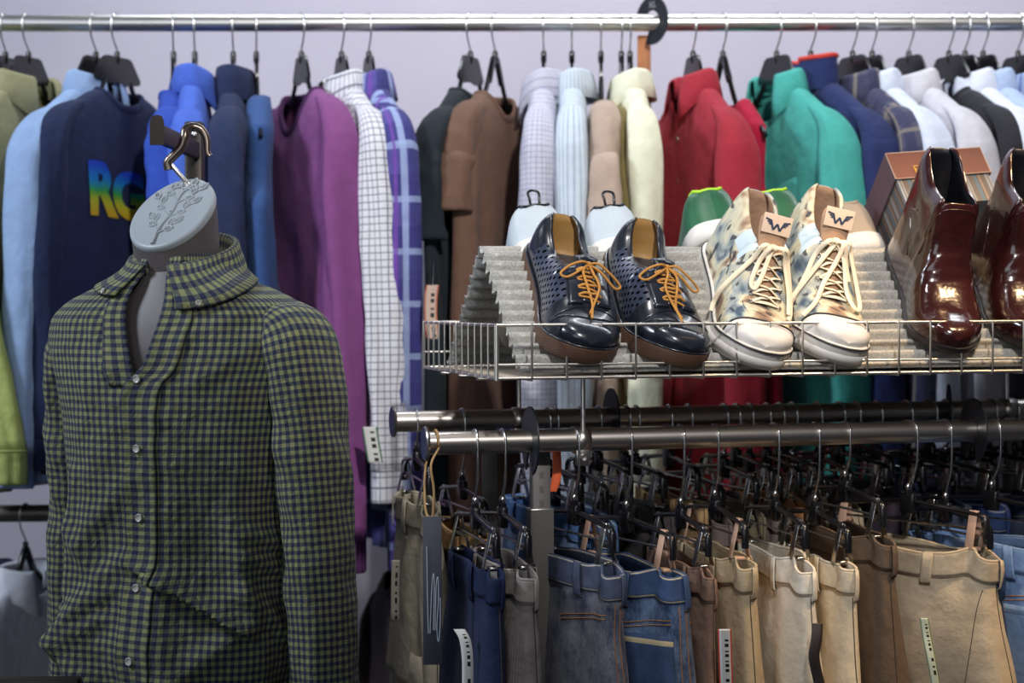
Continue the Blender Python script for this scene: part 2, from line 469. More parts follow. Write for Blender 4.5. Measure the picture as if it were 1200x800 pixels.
    if placket:
        pr = []; zz = [lerp(zn-.02, zhem+.01, i/40) for i in range(41)]
        def th_u(u, z):
            W, _ = prof(z); c = clamp(abs(u)/W)**(1/.72); return front*math.acos(math.copysign(c, u))
        for z in zz: pr.append([bp(th_u(u, z), z, .0022) for u in (-.016, -.015, 0, .015, .016)])
        m = MB(); m.grid(pr, flip=(front > 0), uv=lambda i, j: (j*.008, zz[min(i, 40)])); po = m.build('placket', cm if placket == 'c' else mat, r, solid=.001)
        for i in range(6):
            z = zn-.05-i*.095
            if z < zhem+.03: break
            c = bp(th_u(0, z), z, .004); m = MB()
            m.lathe([(.0001, -.001), (.0055, -.001), (.006, .0004), (.0045, .0014), (.0001, .001)], Matrix.Translation(c) @ Matrix.Rotation(-front*PI/2, 4, 'X'), 12)
            m.build('button', M_BTN[btn], po)
    if pocket:
        pr = []
        for i in range(9):
            z = zn-.17-i*.014; row = []
            for u in (.03, .05, .075, .1, .12):
                W, _ = prof(z); th = front*math.acos(clamp(u/W)**(1/.72)); row.append(bp(th, z, .003))
            pr.append(row)
        m = MB(); m.grid(pr, flip=(front > 0), uv=lambda i, j: (j*.02, i*.014)); m.build('chest_pocket', mat, r, solid=.0015)
    if print_fn: print_fn(r, bp, prof, front)
    return r
M_BTN = {'pearl': plain('pearl_button', (225, 222, 215), .3), 'metal': plain('metal_snap', (190, 180, 165), .3, .9), 'dark': plain('dark_button', (40, 35, 32), .35)}
def at_hook(px, phi):
    return rail_top(px), rad(phi-90)
# ------------------------------------------------------------------ everything on the long rail
def sweat_print(r, bp, prof, front):
    """the letters R G across the chest, blue fading to green and yellow as printed"""
    cu = bpy.data.curves.new('letters', 'FONT'); cu.body = 'RG'; cu.size = .125; cu.align_x = 'CENTER'; cu.space_character = .92; cu.offset = .006
    cu.resolution_u = 6
    ob = bpy.data.objects.new('letters', cu); COL.objects.link(ob)
    dg = bpy.context.evaluated_depsgraph_get(); me = bpy.data.meshes.new_from_object(ob.evaluated_get(dg))
    import bmesh
    bm = bmesh.new(); bm.from_mesh(me)
    bmesh.ops.triangulate(bm, faces=bm.faces[:])
    for _ in range(3):
        bmesh.ops.subdivide_edges(bm, edges=[e for e in bm.edges if e.calc_length() > .012], cuts=1, use_grid_fill=False)
        bmesh.ops.triangulate(bm, faces=bm.faces[:])
    bpy.data.objects.remove(ob); 
    m = MB(); vs = []; base = []
    for v_ in bm.verts:
        x, y = v_.co.x*1.04, v_.co.y; base.append((x, y))
        u = -x*front*-1 if front > 0 else x
        u = -u if front > 0 else u
        u = x*(1 if front < 0 else -1)+.056
        z = -.352+y
        W, _ = prof(z); th = front*math.acos(math.copysign(clamp(abs(u)/W)**(1/.72), u))
        vs.append(bp(th, z, .004))
    fs = [[w.index for w in f.verts] for f in bm.faces]; bm.free()
    m.add(vs, fs, [[base[i] for i in f] for f in fs])
    t = NT('letter_print'); u, vv = t.uv()
    t.set(base=t.ramp(t.math('ADD', t.math('DIVIDE', vv, .1), t.math('MULTIPLY', t.noise(25, 3), .16)),
          [(.06, hexc((222, 178, 36))), (.28, hexc((196, 196, 40))), (.46, hexc((60, 165, 60))), (.66, hexc((18, 130, 190))), (.92, hexc((28, 66, 190)))]), rough=.7)
    m.build('letter_print', t.m, r)
C = cloth
def T(*a, **k): return a, k
sag = lambda d, s, o: (d, s, o)
MAT = dict(
 lime=C('lime_cotton', (188, 200, 118)), olive=C('khaki_olive_cotton', (160, 157, 120)), ltblue=C('light_blue_oxford', (150, 176, 216)),
 navy=C('navy_fleece', (34, 44, 76)), royal=C('royal_blue_cotton', (48, 78, 176)), royal2=C('mid_blue_cotton', (76, 108, 205)),
 ink=C('ink_navy_jersey', (40, 50, 82)), steel=C('steel_blue_cotton', (56, 86, 140)), purple=C('purple_knit', (134, 76, 132), rib=None, wrinkle=.35),
 purple_rib=C('purple_rib', (112, 58, 122), rib=(0, .008, .5)),
 wcheck=C('white_grid_check', (226, 226, 232), stripes=((0, .0125, 0, .16, (84, 80, 110), .75), (1, .0125, .2, .16, (84, 80, 110), .75))),
 vplaid=C('violet_plaid', (88, 80, 150), stripes=((0, .09, .1, .45, (58, 62, 120), .8), (1, .09, .2, .45, (60, 58, 124), .75), (0, .09, .62, .16, (160, 176, 215), .8), (1, .09, .78, .12, (160, 176, 215), .7), (0, .09, .34, .1, (120, 76, 170), .8))),
 black=C('black_green_jersey', (34, 42, 48)), brown=C('brown_melange_knit', (112, 84, 70), weave=500, wrinkle=.4), 
 lilac=C('lilac_mini_check', (206, 206, 220), stripes=((0, .009, 0, .22, (150, 150, 178), .6), (1, .009, 0, .22, (150, 150, 178), .6))),
 pale=C('pale_blue_stripe', (208, 218, 228), stripes=((0, .011, 0, .3, (150, 165, 186), .65),)),
 beige=C('beige_knit', (188, 166, 150)), cream=C('cream_cotton', (232, 232, 206)), kha=C('dark_khaki', (128, 116, 72)),
 red=C('brick_red_cotton', (166, 46, 60)), crim=C('crimson_jersey', (172, 26, 58)), teal=C('teal_linen', (74, 172, 162)), jade=C('jade_inner', (30, 120, 115)),
 navyj=C('navy_nylon', (42, 52, 98), wrinkle=.8), redtrim=C('red_piping', (214, 72, 62)),
 gplaid=C('grey_plaid', (84, 84, 104), stripes=((0, .07, 0, .4, (58, 60, 92), .8), (1, .07, .3, .4, (60, 62, 90), .7), (0, .07, .5, .12, (150, 140, 128), .7), (1, .07, .78, .1, (150, 140, 128), .6))),
 ice=C('ice_white_cotton', (214, 222, 240)), offw=C('grey_white_cotton', (206, 204, 212)), blk2=C('charcoal_black_cotton', (44, 44, 50)),
 whit=C('white_cotton', (222, 228, 244)), bluew=C('blue_white_oxford', (176, 194, 228)), bstripe=C('blue_stripe_poplin', (120, 140, 190), stripes=((0, .012, 0, .35, (190, 205, 230), .8),)),
 shade=C('dark_inner', (30, 28, 34)), maroon=C('dark_maroon_wool', (46, 30, 34)))
# (hook px, yaw, name, label, category, material, options, hanger plate, hanger label, hanger open)
def short(lb):
    for q in (',', ' left of', ' right of', ' at the', ' near the', ' beside', ' behind', ' in front', ' among', ' directly', ' whose', ' just', ' mostly', ' between', ' on the', ' with', ' in the', ' hanging', ' turned', ' hung', ' folded', ' under'):
        lb = lb.split(q)[0]
    return lb
TOPS = [
 (6, -14, 'long_sleeve_shirt', 'lime yellow-green shirt at the far left end of the top rail', 'shirt', 'lime', dict(length=.70, slen=.56, front=1, sv=.13), .1),
 (33, -20, 'long_sleeve_shirt', 'khaki-olive collared shirt, second from the left end of the top rail', 'shirt', 'olive', dict(length=.72, slen=.56, front=1, neck=.08, cgap=20), .1),
 (112, -21, 'long_sleeve_shirt', 'light blue shirt whose pale sleeve hangs left of the navy sweatshirt', 'shirt', 'ltblue', dict(length=.70, slen=.57, front=1, collar='shirt', su=.03), .1),
 (137, -22, 'sweatshirt', 'navy sweatshirt with rainbow blue-to-yellow letters on the chest', 'sweatshirt', 'navy', dict(length=.68, slen=.55, front=1, collar='crew', dip=.03, print_fn=sweat_print, zn=-.128, zs=-.195, T=.034, foldA=.007, sw=.048), .115),
 (203, 7, 'polo_shirt', 'royal blue polo shirt directly behind the mannequin hook arm', 'shirt', 'royal', dict(length=.7, sleeve='short', slen=.2, front=1, collar='crew', wsh=.17, wb=.185, wh=.2, zn=-.135), .07),
 (228, 5, 'long_sleeve_shirt', 'mid-blue shirt with a turned-up collar behind the hook post', 'shirt', 'royal2', dict(length=.74, front=1, collar='shirt', zn=-.115, sw=.05, T=.022, wsh=.19), .075),
 (273, 5, 'hooded_top', 'ink navy top with short sleeve, hung edge-on left of the steel blue one', 'top', 'ink', dict(length=.7, sleeve='short', slen=.26, front=1, collar='stand', zn=-.135, wsh=.18, T=.02, Th=.024, sw=.05), .07),
 (300, 10, 'sleeveless_top', 'steel blue sleeveless top, hung edge-on beside the purple sweater', 'top', 'steel', dict(length=.72, sleeve=None, collar=None, zn=-.14, wsh=.17, T=.028, Th=.045), .06),
 (353, 25, 'knit_sweater', 'purple crew neck sweater with ribbed cuffs', 'sweater', 'purple', dict(length=.72, slen=.74, su=.03, collar='crew', dip=.07, zn=-.130, zs=-.185, neck=.085, sw=.06, foldA=.009, rib_mat='purple_rib'), .07),
 (400, 23, 'long_sleeve_shirt', 'white shirt with a fine dark grid check', 'shirt', 'wcheck', dict(length=.66, slen=.6, su=.03, placket=True, sw=.058, swc=.05), .07),
 (432, 20, 'long_sleeve_shirt', 'violet and blue plaid shirt right of the white grid check shirt', 'shirt', 'vplaid', dict(length=.82, slen=.72, su=.0, sw=.044, T=.022, Th=.026, placket=True), .065),
 (551, -22, 'short_sleeve_top', 'black-green short sleeved top left of the brown knit top', 'top', 'black', dict(T=.02, wsh=.17, wb=.19, wh=.2, length=.78, sleeve='short', slen=.17, sw=.05, front=1, collar='crew', dip=.02, zn=-.130, su=-.0), .09),
 (580, -21, 'short_sleeve_top', 'brown melange knit top with short sleeves', 'top', 'brown', dict(wsh=.172, wb=.19, wh=.2, length=.76, sleeve='short', slen=.13, sw=.05, front=1, collar='crew', dip=.04, zn=-.136, zs=-.195, su=-.0), .07),
 (637, -4, 'long_sleeve_shirt', 'lilac-white fine checked shirt, left of the pale striped one', 'shirt', 'lilac', dict(length=.74, slen=.66, sw=.05, su=.01, T=.022, Th=.028), .05),
 (670, -2, 'long_sleeve_shirt', 'pale blue-white striped shirt between the lilac check and the beige knit', 'shirt', 'pale', dict(length=.74, slen=.66, sw=.05, su=.01, T=.022, Th=.028), .05),
 (704, -1, 'short_sleeve_top', 'beige knit top with short sleeve, left of the cream shirt', 'top', 'beige', dict(length=.7, sleeve='short', slen=.14, collar=None, zn=-.150, zs=-.205, sw=.042, T=.018, Th=.024), .05),
 (728, 2, 'short_sleeve_top', 'dark khaki top mostly hidden between beige knit and cream shirt', 'top', 'kha', dict(length=.74, sleeve='short', slen=.14, collar=None, zn=-.155, zs=-.205, sw=.04, wsh=.15, wb=.16, wh=.17, T=.018, Th=.022), .05),
 (738, 3, 'long_sleeve_shirt', 'cream shirt in front of the wooden post', 'shirt', 'cream', dict(length=.74, slen=.62, sw=.05, su=.012, T=.022, Th=.03), .05),
 (812, 16, 'overshirt', 'brick red overshirt with metal snap buttons', 'jacket', 'red', dict(cgap=24, dip=.05, length=.86, slen=.64, placket=True, btn='metal', sw=.066), .075),
 (847, 18, 'sleeveless_top', 'crimson sleeveless top with a scooped neck beside the red overshirt', 'top', 'crim', dict(length=.84, sleeve=None, collar=None, dip=.07, zn=-.150, neck=.09, wsh=.16, wb=.2), .06),
 (910, 24, 'long_sleeve_shirt', 'teal button-up shirt with collar', 'shirt', 'teal', dict(cgap=34, dip=.06, length=.8, slen=.6, placket=True, btn='dark', su=.025, sw=.068, pocket=True), .1),
 (950, 26, 'jacket', 'navy jacket with a red piped stand-up collar', 'jacket', 'navyj', dict(length=.82, slen=.64, collar='stand', trim_mat='redtrim', zn=-.118, sw=.068), .08),
 (999, 22, 'long_sleeve_shirt', 'grey and navy plaid shirt', 'shirt', 'gplaid', dict(length=.76, sw=.055, slen=.6), .105),
 (1022, 20, 'long_sleeve_shirt', 'ice white shirt between the grey plaid shirt and the greyish white shirt', 'shirt', 'ice', dict(length=.74, slen=.62, sw=.055), .085),
 (1065, 22, 'long_sleeve_shirt', 'greyish white shirt left of the charcoal black shirt', 'shirt', 'offw', dict(length=.74, slen=.62, sw=.06), .1),
 (1112, 20, 'long_sleeve_shirt', 'charcoal black shirt among the white shirts', 'shirt', 'blk2', dict(length=.76, slen=.6, collar='crew', zn=-.130, sw=.06), .105),
 (1131, 20, 'long_sleeve_shirt', 'bright white shirt just right of the charcoal black shirt', 'shirt', 'whit', dict(length=.74, slen=.6, sw=.055), .08),
 (1152, 22, 'long_sleeve_shirt', 'blue-white oxford shirt near the right end of the top rail', 'shirt', 'bluew', dict(length=.74, slen=.6, sw=.055), .09),
 (1193, 22, 'long_sleeve_shirt', 'blue striped shirt at the right edge of the top rail', 'shirt', 'bstripe', dict(length=.74, slen=.6), .1),
]
for k, (px, phi, nm, lb, ct, mk, op, plate) in enumerate(TOPS):
    loc, rz = at_hook(px, phi); op = dict(op)
    for q in ('rib_mat', 'trim_mat', 'collar_mat'):
        if q in op: op[q] = MAT[op[q]]
    top_garment(loc, rz, nm, lb, ct, MAT[mk], seed=k+1, group='tops on the long wall rail', **op)
    shirt_hanger(loc, rz, 'black plastic hanger holding the '+short(lb),
                 plate*1.25, 'hangers on the long wall rail', open_=(px in (580, 847)), zn=op.get('zn', -.124), zs=op.get('zs', -.205))
# lower rail: shirts under the left end
for px, phi, lb, c, py in ((24, -20, 'pale blue shirt on the lower rail left of the torso, in shade', (228, 232, 242), 597), (-20, -16, 'slate blue shirt at the left edge of the lower rail', (78, 86, 116), 597)):
    loc = rail_top(px); loc.z = LOWZ
    top_garment(loc, rad(phi-90), 'long_sleeve_shirt', lb, 'shirt', C('lower_shirt', c), seed=int(px)+80, front=1, length=.7, slen=.58, group='shirts on the lower rail')
    shirt_hanger(loc, rad(phi-90), 'black hanger on the lower rail with the '+lb.split(' shirt')[0]+' shirt', .06, 'hangers on the lower rail', open_=True)
loc = rail_top(462); loc.z = LOWZ  # dark garment and hanger added here to darken the bright gap of wall
top_garment(loc, rad(14-90), 'jacket', 'dark brown garment added on the lower rail to darken the gap between torso and rack', 'jacket', C('added_brown_wool', (50, 38, 40)), seed=91, length=.7, slen=.5, collar='crew', group='shirts on the lower rail')
shirt_hanger(loc, rad(14-90), 'hanger on the lower rail with the added dark brown garment', .06, 'hangers on the lower rail')
# size marker on the top rail
def size_disc(name, label, loc, axis_ang, ro, ri, a0, a1, text=None, tilt=0.0, th=.0025):
    """flat plastic ring with a slot, plane normal at axis_ang in plan"""
    r = thing(name, label, 'size marker', loc, axis_ang)
    m = MB(); n = 40; ol = []
    for k in range(n+1):
        a = rad(lerp(a0, a1, k/n)); ol.append((ro*cos(a), ro*sin(a)*1.06))
    for k in range(n+1):
        a = rad(lerp(a1, a0, k/n)); ol.append((ri*cos(a), ri*sin(a)))
    Mx = Matrix(((1, 0, 0, 0), (0, 0, -1, 0), (0, 1, 0, 0), (0, 0, 0, 1)))
    # strip of quads keeps the concave ring clean
    a_o, a_i = ol[:n+1], ol[n+1:][::-1]
    for zz, fl in ((th/2, False), (-th/2, True)):
        rows = [[Mx @ Vector((x, y, zz)) for x, y in a_i], [Mx @ Vector((x, y, zz)) for x, y in a_o]]
        m.grid(rows, flip=not fl)
    for s, fl in ((a_o, False), (a_i, True)):
        m.grid([[Mx @ Vector((x, y, -th/2)) for x, y in s], [Mx @ Vector((x, y, th/2)) for x, y in s]], flip=not fl)
    for q in (0, n):
        m.add([Mx @ Vector((a_i[q][0], a_i[q][1], -th/2)), Mx @ Vector((a_o[q][0], a_o[q][1], -th/2)), Mx @ Vector((a_o[q][0], a_o[q][1], th/2)), Mx @ Vector((a_i[q][0], a_i[q][1], th/2))], [[0, 1, 2, 3]])
    m.build('ring', M_DISC, r, smooth=False)
    if text:
        cu = bpy.data.curves.new('size_text', 'FONT'); cu.body = text; cu.size = .017; cu.align_x = 'CENTER'; cu.extrude = .0002
        ob = bpy.data.objects.new('size_text', cu); COL.objects.link(ob)
        dg = bpy.context.evaluated_depsgraph_get(); me = bpy.data.meshes.new_from_object(ob.evaluated_get(dg)); bpy.data.objects.remove(ob)
        o2 = bpy.data.objects.new('size_text', me); COL.objects.link(o2); me.materials.append(plain('size_ink', (150, 152, 158), .5)); o2.parent = r
        o2.matrix_local = Matrix.Translation((0.003, -th/2-.0006, (ro+ri)/2-.007)) @ Matrix.Rotation(PI/2, 4, 'X')
    return r
size_disc('size_marker', 'black crescent size marker clipped over the top rail', rail_top(764)+Vector((0, 0, .004)), rad(-50),   .042, .0185, -112, 158, 'XL')
# ------------------------------------------------------------------ the double rail rack with its shoe basket (turned 14 degrees to the wall)
AY = rad(14.25)
E1 = Vector((cos(AY), sin(AY), 0)); E2 = Vector((-sin(AY), cos(AY), 0)); EZ = Vector((0, 0, 1))
B0 = P(582, 443.5, 2.43)
def R(u, v, z): return B0+E1*u+E2*v+EZ*z
def RU(px, v):
    """rack coordinate u of image column px on the plane v"""
    k = (px-600)/FPX
    # B0x + c u - s v = k (B0y + s u + c v)
    return (k*(B0.y+cos(AY)*v)-B0.x+sin(AY)*v)/(cos(AY)-k*sin(AY))
RACKM = Matrix.Translation(B0) @ Matrix.Rotation(AY, 4, 'Z')      # local x=u, y=v, z
VF, VR = .10, .375
def zat(py, u, v, px=None):
    q = R(u, v, 0); return (P(600+FPX*q.x/q.y, py, q.y)).z-B0.z
UF0 = RU(500, VF); UR0 = RU(462, VR)
ZF = zat(519.5, UF0, VF); ZR = zat(494.0, UR0, VR)
ULEN = 1.05
rk = thing('clothes_rack', 'chromed double rail rack carrying the trouser hangers under the shoe basket', 'clothes rack', M=Matrix.Translation((B0.x, B0.y, 0)) @ Matrix.Rotation(AY, 4, 'Z'))
Z0 = B0.z
def rodl(name, a, b, r, mat, par, n=24):
    m = MB(); m.tube([a, b], r, n=n); return m.build(name, mat, par, auto=40)
for (v, u0, z) in ((VF, UF0, ZF), (VR, UR0, ZR)):
    rodl('rail', (u0, v, Z0+z), (ULEN, v, Z0+z), RAILR, M_STEELD, rk)
    m = MB(); Mx = Matrix.Translation((u0-.002, v, Z0+z)) @ Matrix.Rotation(PI/2, 4, 'Y')
    m.lathe([(.0001, -.003), (.0225, -.003), (.024, -.001), (.0225, .002), (.0165, .003)], Mx, 28)
    m.build('rail_end_flange', M_STEELD, rk, auto=40)
# telescopic uprights
def upright(u, v, ztop, zlip, w, wo, name='upright'):
    m = MB(); m.box((u, v, (Z0+ztop+.03)/2+.0), (w, w*.8, Z0+ztop-.03), None, .002)
    for k in range(26):
        z = Z0+ztop-.03-k*.02
        if z > Z0+zlip: m.box((u, v-w*.4, z), (.006, .0012, .009), None, .0)
    o = m.build(name, M_GREYPOST, rk, auto=40)
    m = MB(); zb = Z0+zlip; t = .003
    for (sx, sy, dx, dy) in ((0, -1, wo, t), (0, 1, wo, t), (-1, 0, t, wo*.85), (1, 0, t, wo*.85)):
        m.box((u+sx*wo/2, v+sy*wo*.43, zb/2), (dx+.0, dy, zb), None, .0)
    m.build('outer_sleeve', M_GREYPOST, o, smooth=False)
    m = MB(); m.box((u, v, zb), (wo+.004, wo*.9, .003), None, .001); m.build('sleeve_rim', M_STEEL, o)
vu = VF+.035; uu = RU(632, vu)
upright(uu, vu, ZF+.0, zat(596, uu, vu), .026, .030)
uu2 = RU(573, VR+.0); upright(uu2, VR, ZR-.016, zat(606, uu2, VR), .021, .025)
for u_ in (ULEN-.08,):
    upright(u_, vu, ZF, ZF-.1, .026, .03); upright(u_, VR, ZR-.016, ZR-.1, .021, .025)
for u_ in (uu, ULEN-.08):
    m = MB(); m.box((u_, (VF+VR)/2, .05), (.04, .62, .04), None, .006); m.build('foot_beam', M_GREYPOST, rk)
m = MB(); m.box(((uu+ULEN-.08)/2, (VF+VR)/2, .09), (ULEN-.08-uu, .03, .03), None, .004); m.build('base_beam', M_GREYPOST, rk)
# rods from the rails up to the basket, with clamps
for (v, px, z, big) in ((VF-.012, 683, ZF, True), (VR, 608, ZR, False), (VF-.012, 1260, ZF, True), (VR, 1180, ZR, False)):
    u = RU(px, v); zt = .0
    o = rodl('basket_support', (u, v, Z0+z), (u, v, Z0-.004), .0034, M_BASKETW, rk, 10)
    vv = VF if big else VR
    m = MB(); n = 14; r0 = RAILR+.0022; rows = []
    for x in (u-.011, u+.011): rows.append([Vector((x, vv+r0*sin(2*PI*k/n), Z0+z+r0*cos(2*PI*k/n))) for k in range(n)])
    m.grid(rows, closed=True); m.box((u, vv-.010, Z0+z-.022), (.020, .004, .026), None, .004)
    cl = m.build('clamp', M_STEELD, o, auto=40, solid=.0015)
    if big:
        m = MB(); Mx = Matrix.Translation((u, vv-.0125, Z0+z-.024)) @ Matrix.Rotation(PI/2, 4, 'X')
        m.lathe([(.0055, -.001), (.0055, .0015), (.004, .003), (.0015, .0026), (.0012, .0012)], Mx, 14); m.build('screw', M_STEEL, cl, auto=40)
# ---- basket
BD, BH, BL = .475, .0725, 1.02
HT = zat(381, 0, 0)             # height of the rim
bk = thing('wire_basket', 'shallow chrome wire basket shelf holding the shoes on top of the rack', 'basket', M=RACKM)
W1, W2 = .0016, .0022
m = MB()
for z, r in ((HT, W2), (.018, W1), (0, W2)):
    m.tube([(0, 0, z), (BL, 0, z)], r, n=8)
k = 0; u = .0478
while u < BL:
    m.tube([(u, -.0026, HT+.002), (u, -.0026, 0), (u, 0, -.003)], W1, n=6); u += .0483
m.build('front_panel', M_BASKETW, bk)
m = MB()
for z, r in ((HT, W2), (0, W2)): m.tube([(0, 0, z), (0, BD, z)], r, n=8)
for i in range(13): m.tube([(-.002, i*BD/12, HT+.002), (-.002, i*BD/12, -.002)], W1, n=6)
m.build('end_panel', M_BASKETW, bk)
m = MB(); m.tube([(.0, 0, HT), (0, 0, -.003)], .003, n=8); m.build('corner_post', M_BASKETW, bk)
m = MB()
for z, r in ((HT, W2), (.024, W1), (0, W2)): m.tube([(0, BD, z), (BL, BD, z)], r, n=8)
for i in range(21): m.tube([(i*.0483, BD+.002, HT+.002), (i*.0483, BD+.002, -.002)], W1, n=6)
m.build('back_panel', M_BASKETW, bk)
m = MB()
for z, r in ((HT, W2), (0, W2)): m.tube([(BL, 0, z), (BL, BD, z)], r, n=8)
for i in range(13): m.tube([(BL+.002, i*BD/12, HT+.002), (BL+.002, i*BD/12, -.002)], W1, n=6)
m.build('end_panel', M_BASKETW, bk)
m = MB()
for i in range(1, 21): m.tube([(i*.0483, 0, -.003), (i*.0483, BD, -.003)], W1, n=6)
for i in range(1, 4): m.tube([(0, i*BD/4, -.005), (BL, i*BD/4, -.005)], W2, n=6)
m.build('bottom_grid', M_BASKETW, bk)
# ---- corrugated sheet folded into a ridge
t = NT('corrugated_sheet')
t.set(base=t.mix(.22, t.ramp(t.noise(9, 5), [(.3, hexc((122, 121, 116))), (.7, hexc((160, 158, 151)))]), t.ramp(t.noise(330, 2, .6), [(.4, hexc((92, 88, 82))), (.62, hexc((206, 202, 194)))])), rough=.5, metal=.0, spec=.5)
t.bump(t.math('ADD', t.math('MULTIPLY', t.noise(420, 2, .6), .25), t.math('MULTIPLY', t.noise(60, 3), .35)), .6, .004)
t.b.inputs['Coat Weight'].default_value = .45; t.b.inputs['Coat Roughness'].default_value = .35
M_SHEET = t.m
V0, VA, VB = .012, .238, .462
ZAP = zat(289, RU(563, VA), VA)
SLA = math.atan2(ZAP-.006, VA-V0); SLB = math.atan2(ZAP-.006, VB-VA)
def corr(d): return .0066*sin(2*PI*d/.0235)
prof = []
LF = math.hypot(ZAP-.006, VA-V0); LB = math.hypot(ZAP-.006, VB-VA)
n = 96
for i in range(n+1):
    d = LF*i/n; k = min(1, (LF-d)/.02)
    c = corr(d)*clamp(k)
    prof.append((V0+d*cos(SLA)-c*sin(SLA), .006+d*sin(SLA)+c*cos(SLA)))
n2 = 100
for i in range(1, n2+1):
    d = LB*i/n2; c = corr(d)*clamp(d/.02)
    prof.append((VA+d*cos(SLB)+c*sin(SLB), ZAP-d*sin(SLB)+c*cos(SLB)))
ul = RU(563, VA); rows = []
us = [ul+.0006*0]+[lerp(ul, .99, i/40) for i in range(1, 41)]
m = MB()
for u in us: rows.append([Vector((u+(.003*nz(v*60, z*60) if u == us[0] else 0), v, z+.0015*nz(u*9, v*9))) for v, z in prof])
m.grid(rows, uv=lambda i, j: (us[min(i, 40)], j*.003))
tag(m.build('corrugated_sheet', M_SHEET, solid=.0022), 'grey corrugated sheet folded into a ridge under the shoes', 'sheet').matrix_world = RACKM
m = MB(); m.box((BL/2, BD/2-.01, .0005), (BL-.03, BD-.05, .003), None, .001)
t = NT('liner_board'); t.set(base=t.ramp(t.noise(7, 5, .6, stretch=(1, 8, 1)), [(.3, hexc((150, 138, 122))), (.7, hexc((190, 176, 156)))]), rough=.6)
t.bump(t.noise(200, 3), .4, .002)
tag(m.build('liner_board', t.m), 'flat weathered board lining the bottom of the wire basket', 'board').matrix_world = RACKM
# size markers on the trouser rails
for (px, v, z, lab, ro, ri, ang) in ((621, VF, ZF, 'black size marker ring on the front trouser rail, left of the clamp', .0455, .0172, 4), (716, VR, ZR, 'black size marker ring on the rear trouser rail behind the rail clamp', .043, .0172, 4),
                            (1141, VF, ZF, 'black size marker ring at the right end of the front trouser rail', .0455, .0172, 7), (1112, VR, ZR, 'thin black size marker ring on the rear trouser rail, far right', .041, .0172, 26)):
    u = RU(px, v)
    size_disc('size_marker', lab, R(u, v, z), AY+PI/2+rad(ang-4)*-1, ro, ri, -60, 255)
# ------------------------------------------------------------------ clip hangers and trousers
M_CLIP = plain('clip_steel', (190, 188, 184), .25, 1.0)
M_PEG = plain('clip_pad', (196, 160, 138), .5)
def clip_hanger(loc, rz, label, hw=.13, drop=0.0, group=None, lean=0.0, pads=False):
    r = thing('clip_hanger', label, 'hanger', loc, rz, group)
    q = RAILR+.0018; pts = []
    for a in range(-30, 181, 18): pts.append((-q*cos(rad(a)), 0, q*sin(rad(a))))
    kd = (.108+drop)/.108; pts += [(q, 0, -.014), (q*.95, 0, -.042*kd), (q*.75, lean*.3, -.062*kd), (.004, lean*.6, -.082*kd), (0, lean, -.094*kd), (0, lean, -.108*kd)]
    m = MB(); m.tube(cr(pts, 3), .0018, n=6); zb = -.108-drop
    m.lathe([(.0015, zb+.009), (.0044, zb+.0115), (.005, zb+.0145), (.0042, zb+.0175), (.0018, zb+.020)], None, 10); m.build('hook', M_WIRE, r)
    m = MB(); m.box((0, 0, zb-.010), (.026, .011, .030), None, .003); m.lathe([(.004, zb-.002), (.0055, zb+.002), (.0055, zb+.009), (.003, zb+.010)], None, 10)
    for s in (-1, 1):
        pa = cr([(s*.008, 0, zb-.006), (s*.04, 0, zb-.009), (s*(hw-.018), 0, zb-.016), (s*(hw-.004), 0, zb-.020), (s*hw, 0, zb-.030), (s*hw, 0, zb-.050)], 4)
        m.tube(pa, .005, n=8, flat=(.0036, .0052), up=(0, 1, 0))
    m.build('hanger_bar', M_BLACKP, r, auto=45)
    m = MB(); m.tube([(-hw, 0, zb-.036), (hw, 0, zb-.036)], .0018, n=6); m.build('rod', M_WIRE, r)
    for s in (-1, 1):
        m = MB(); c = s*(hw-.022)
        for t in (-1, 1):
            m.box((c, t*.0075, zb-.038), (.014, .0016, .056), Matrix.Rotation(t*rad(13), 3, 'X'), .0007)
        m.tube([(c-.009, 0, zb-.042), (c+.009, 0, zb-.042)], .0034, n=8)
        m.box((c, 0, zb-.066), (.016, .013, .006), None, .002)
        m.build('clip', M_PEG if pads else M_CLIP, r, auto=45)
    return r
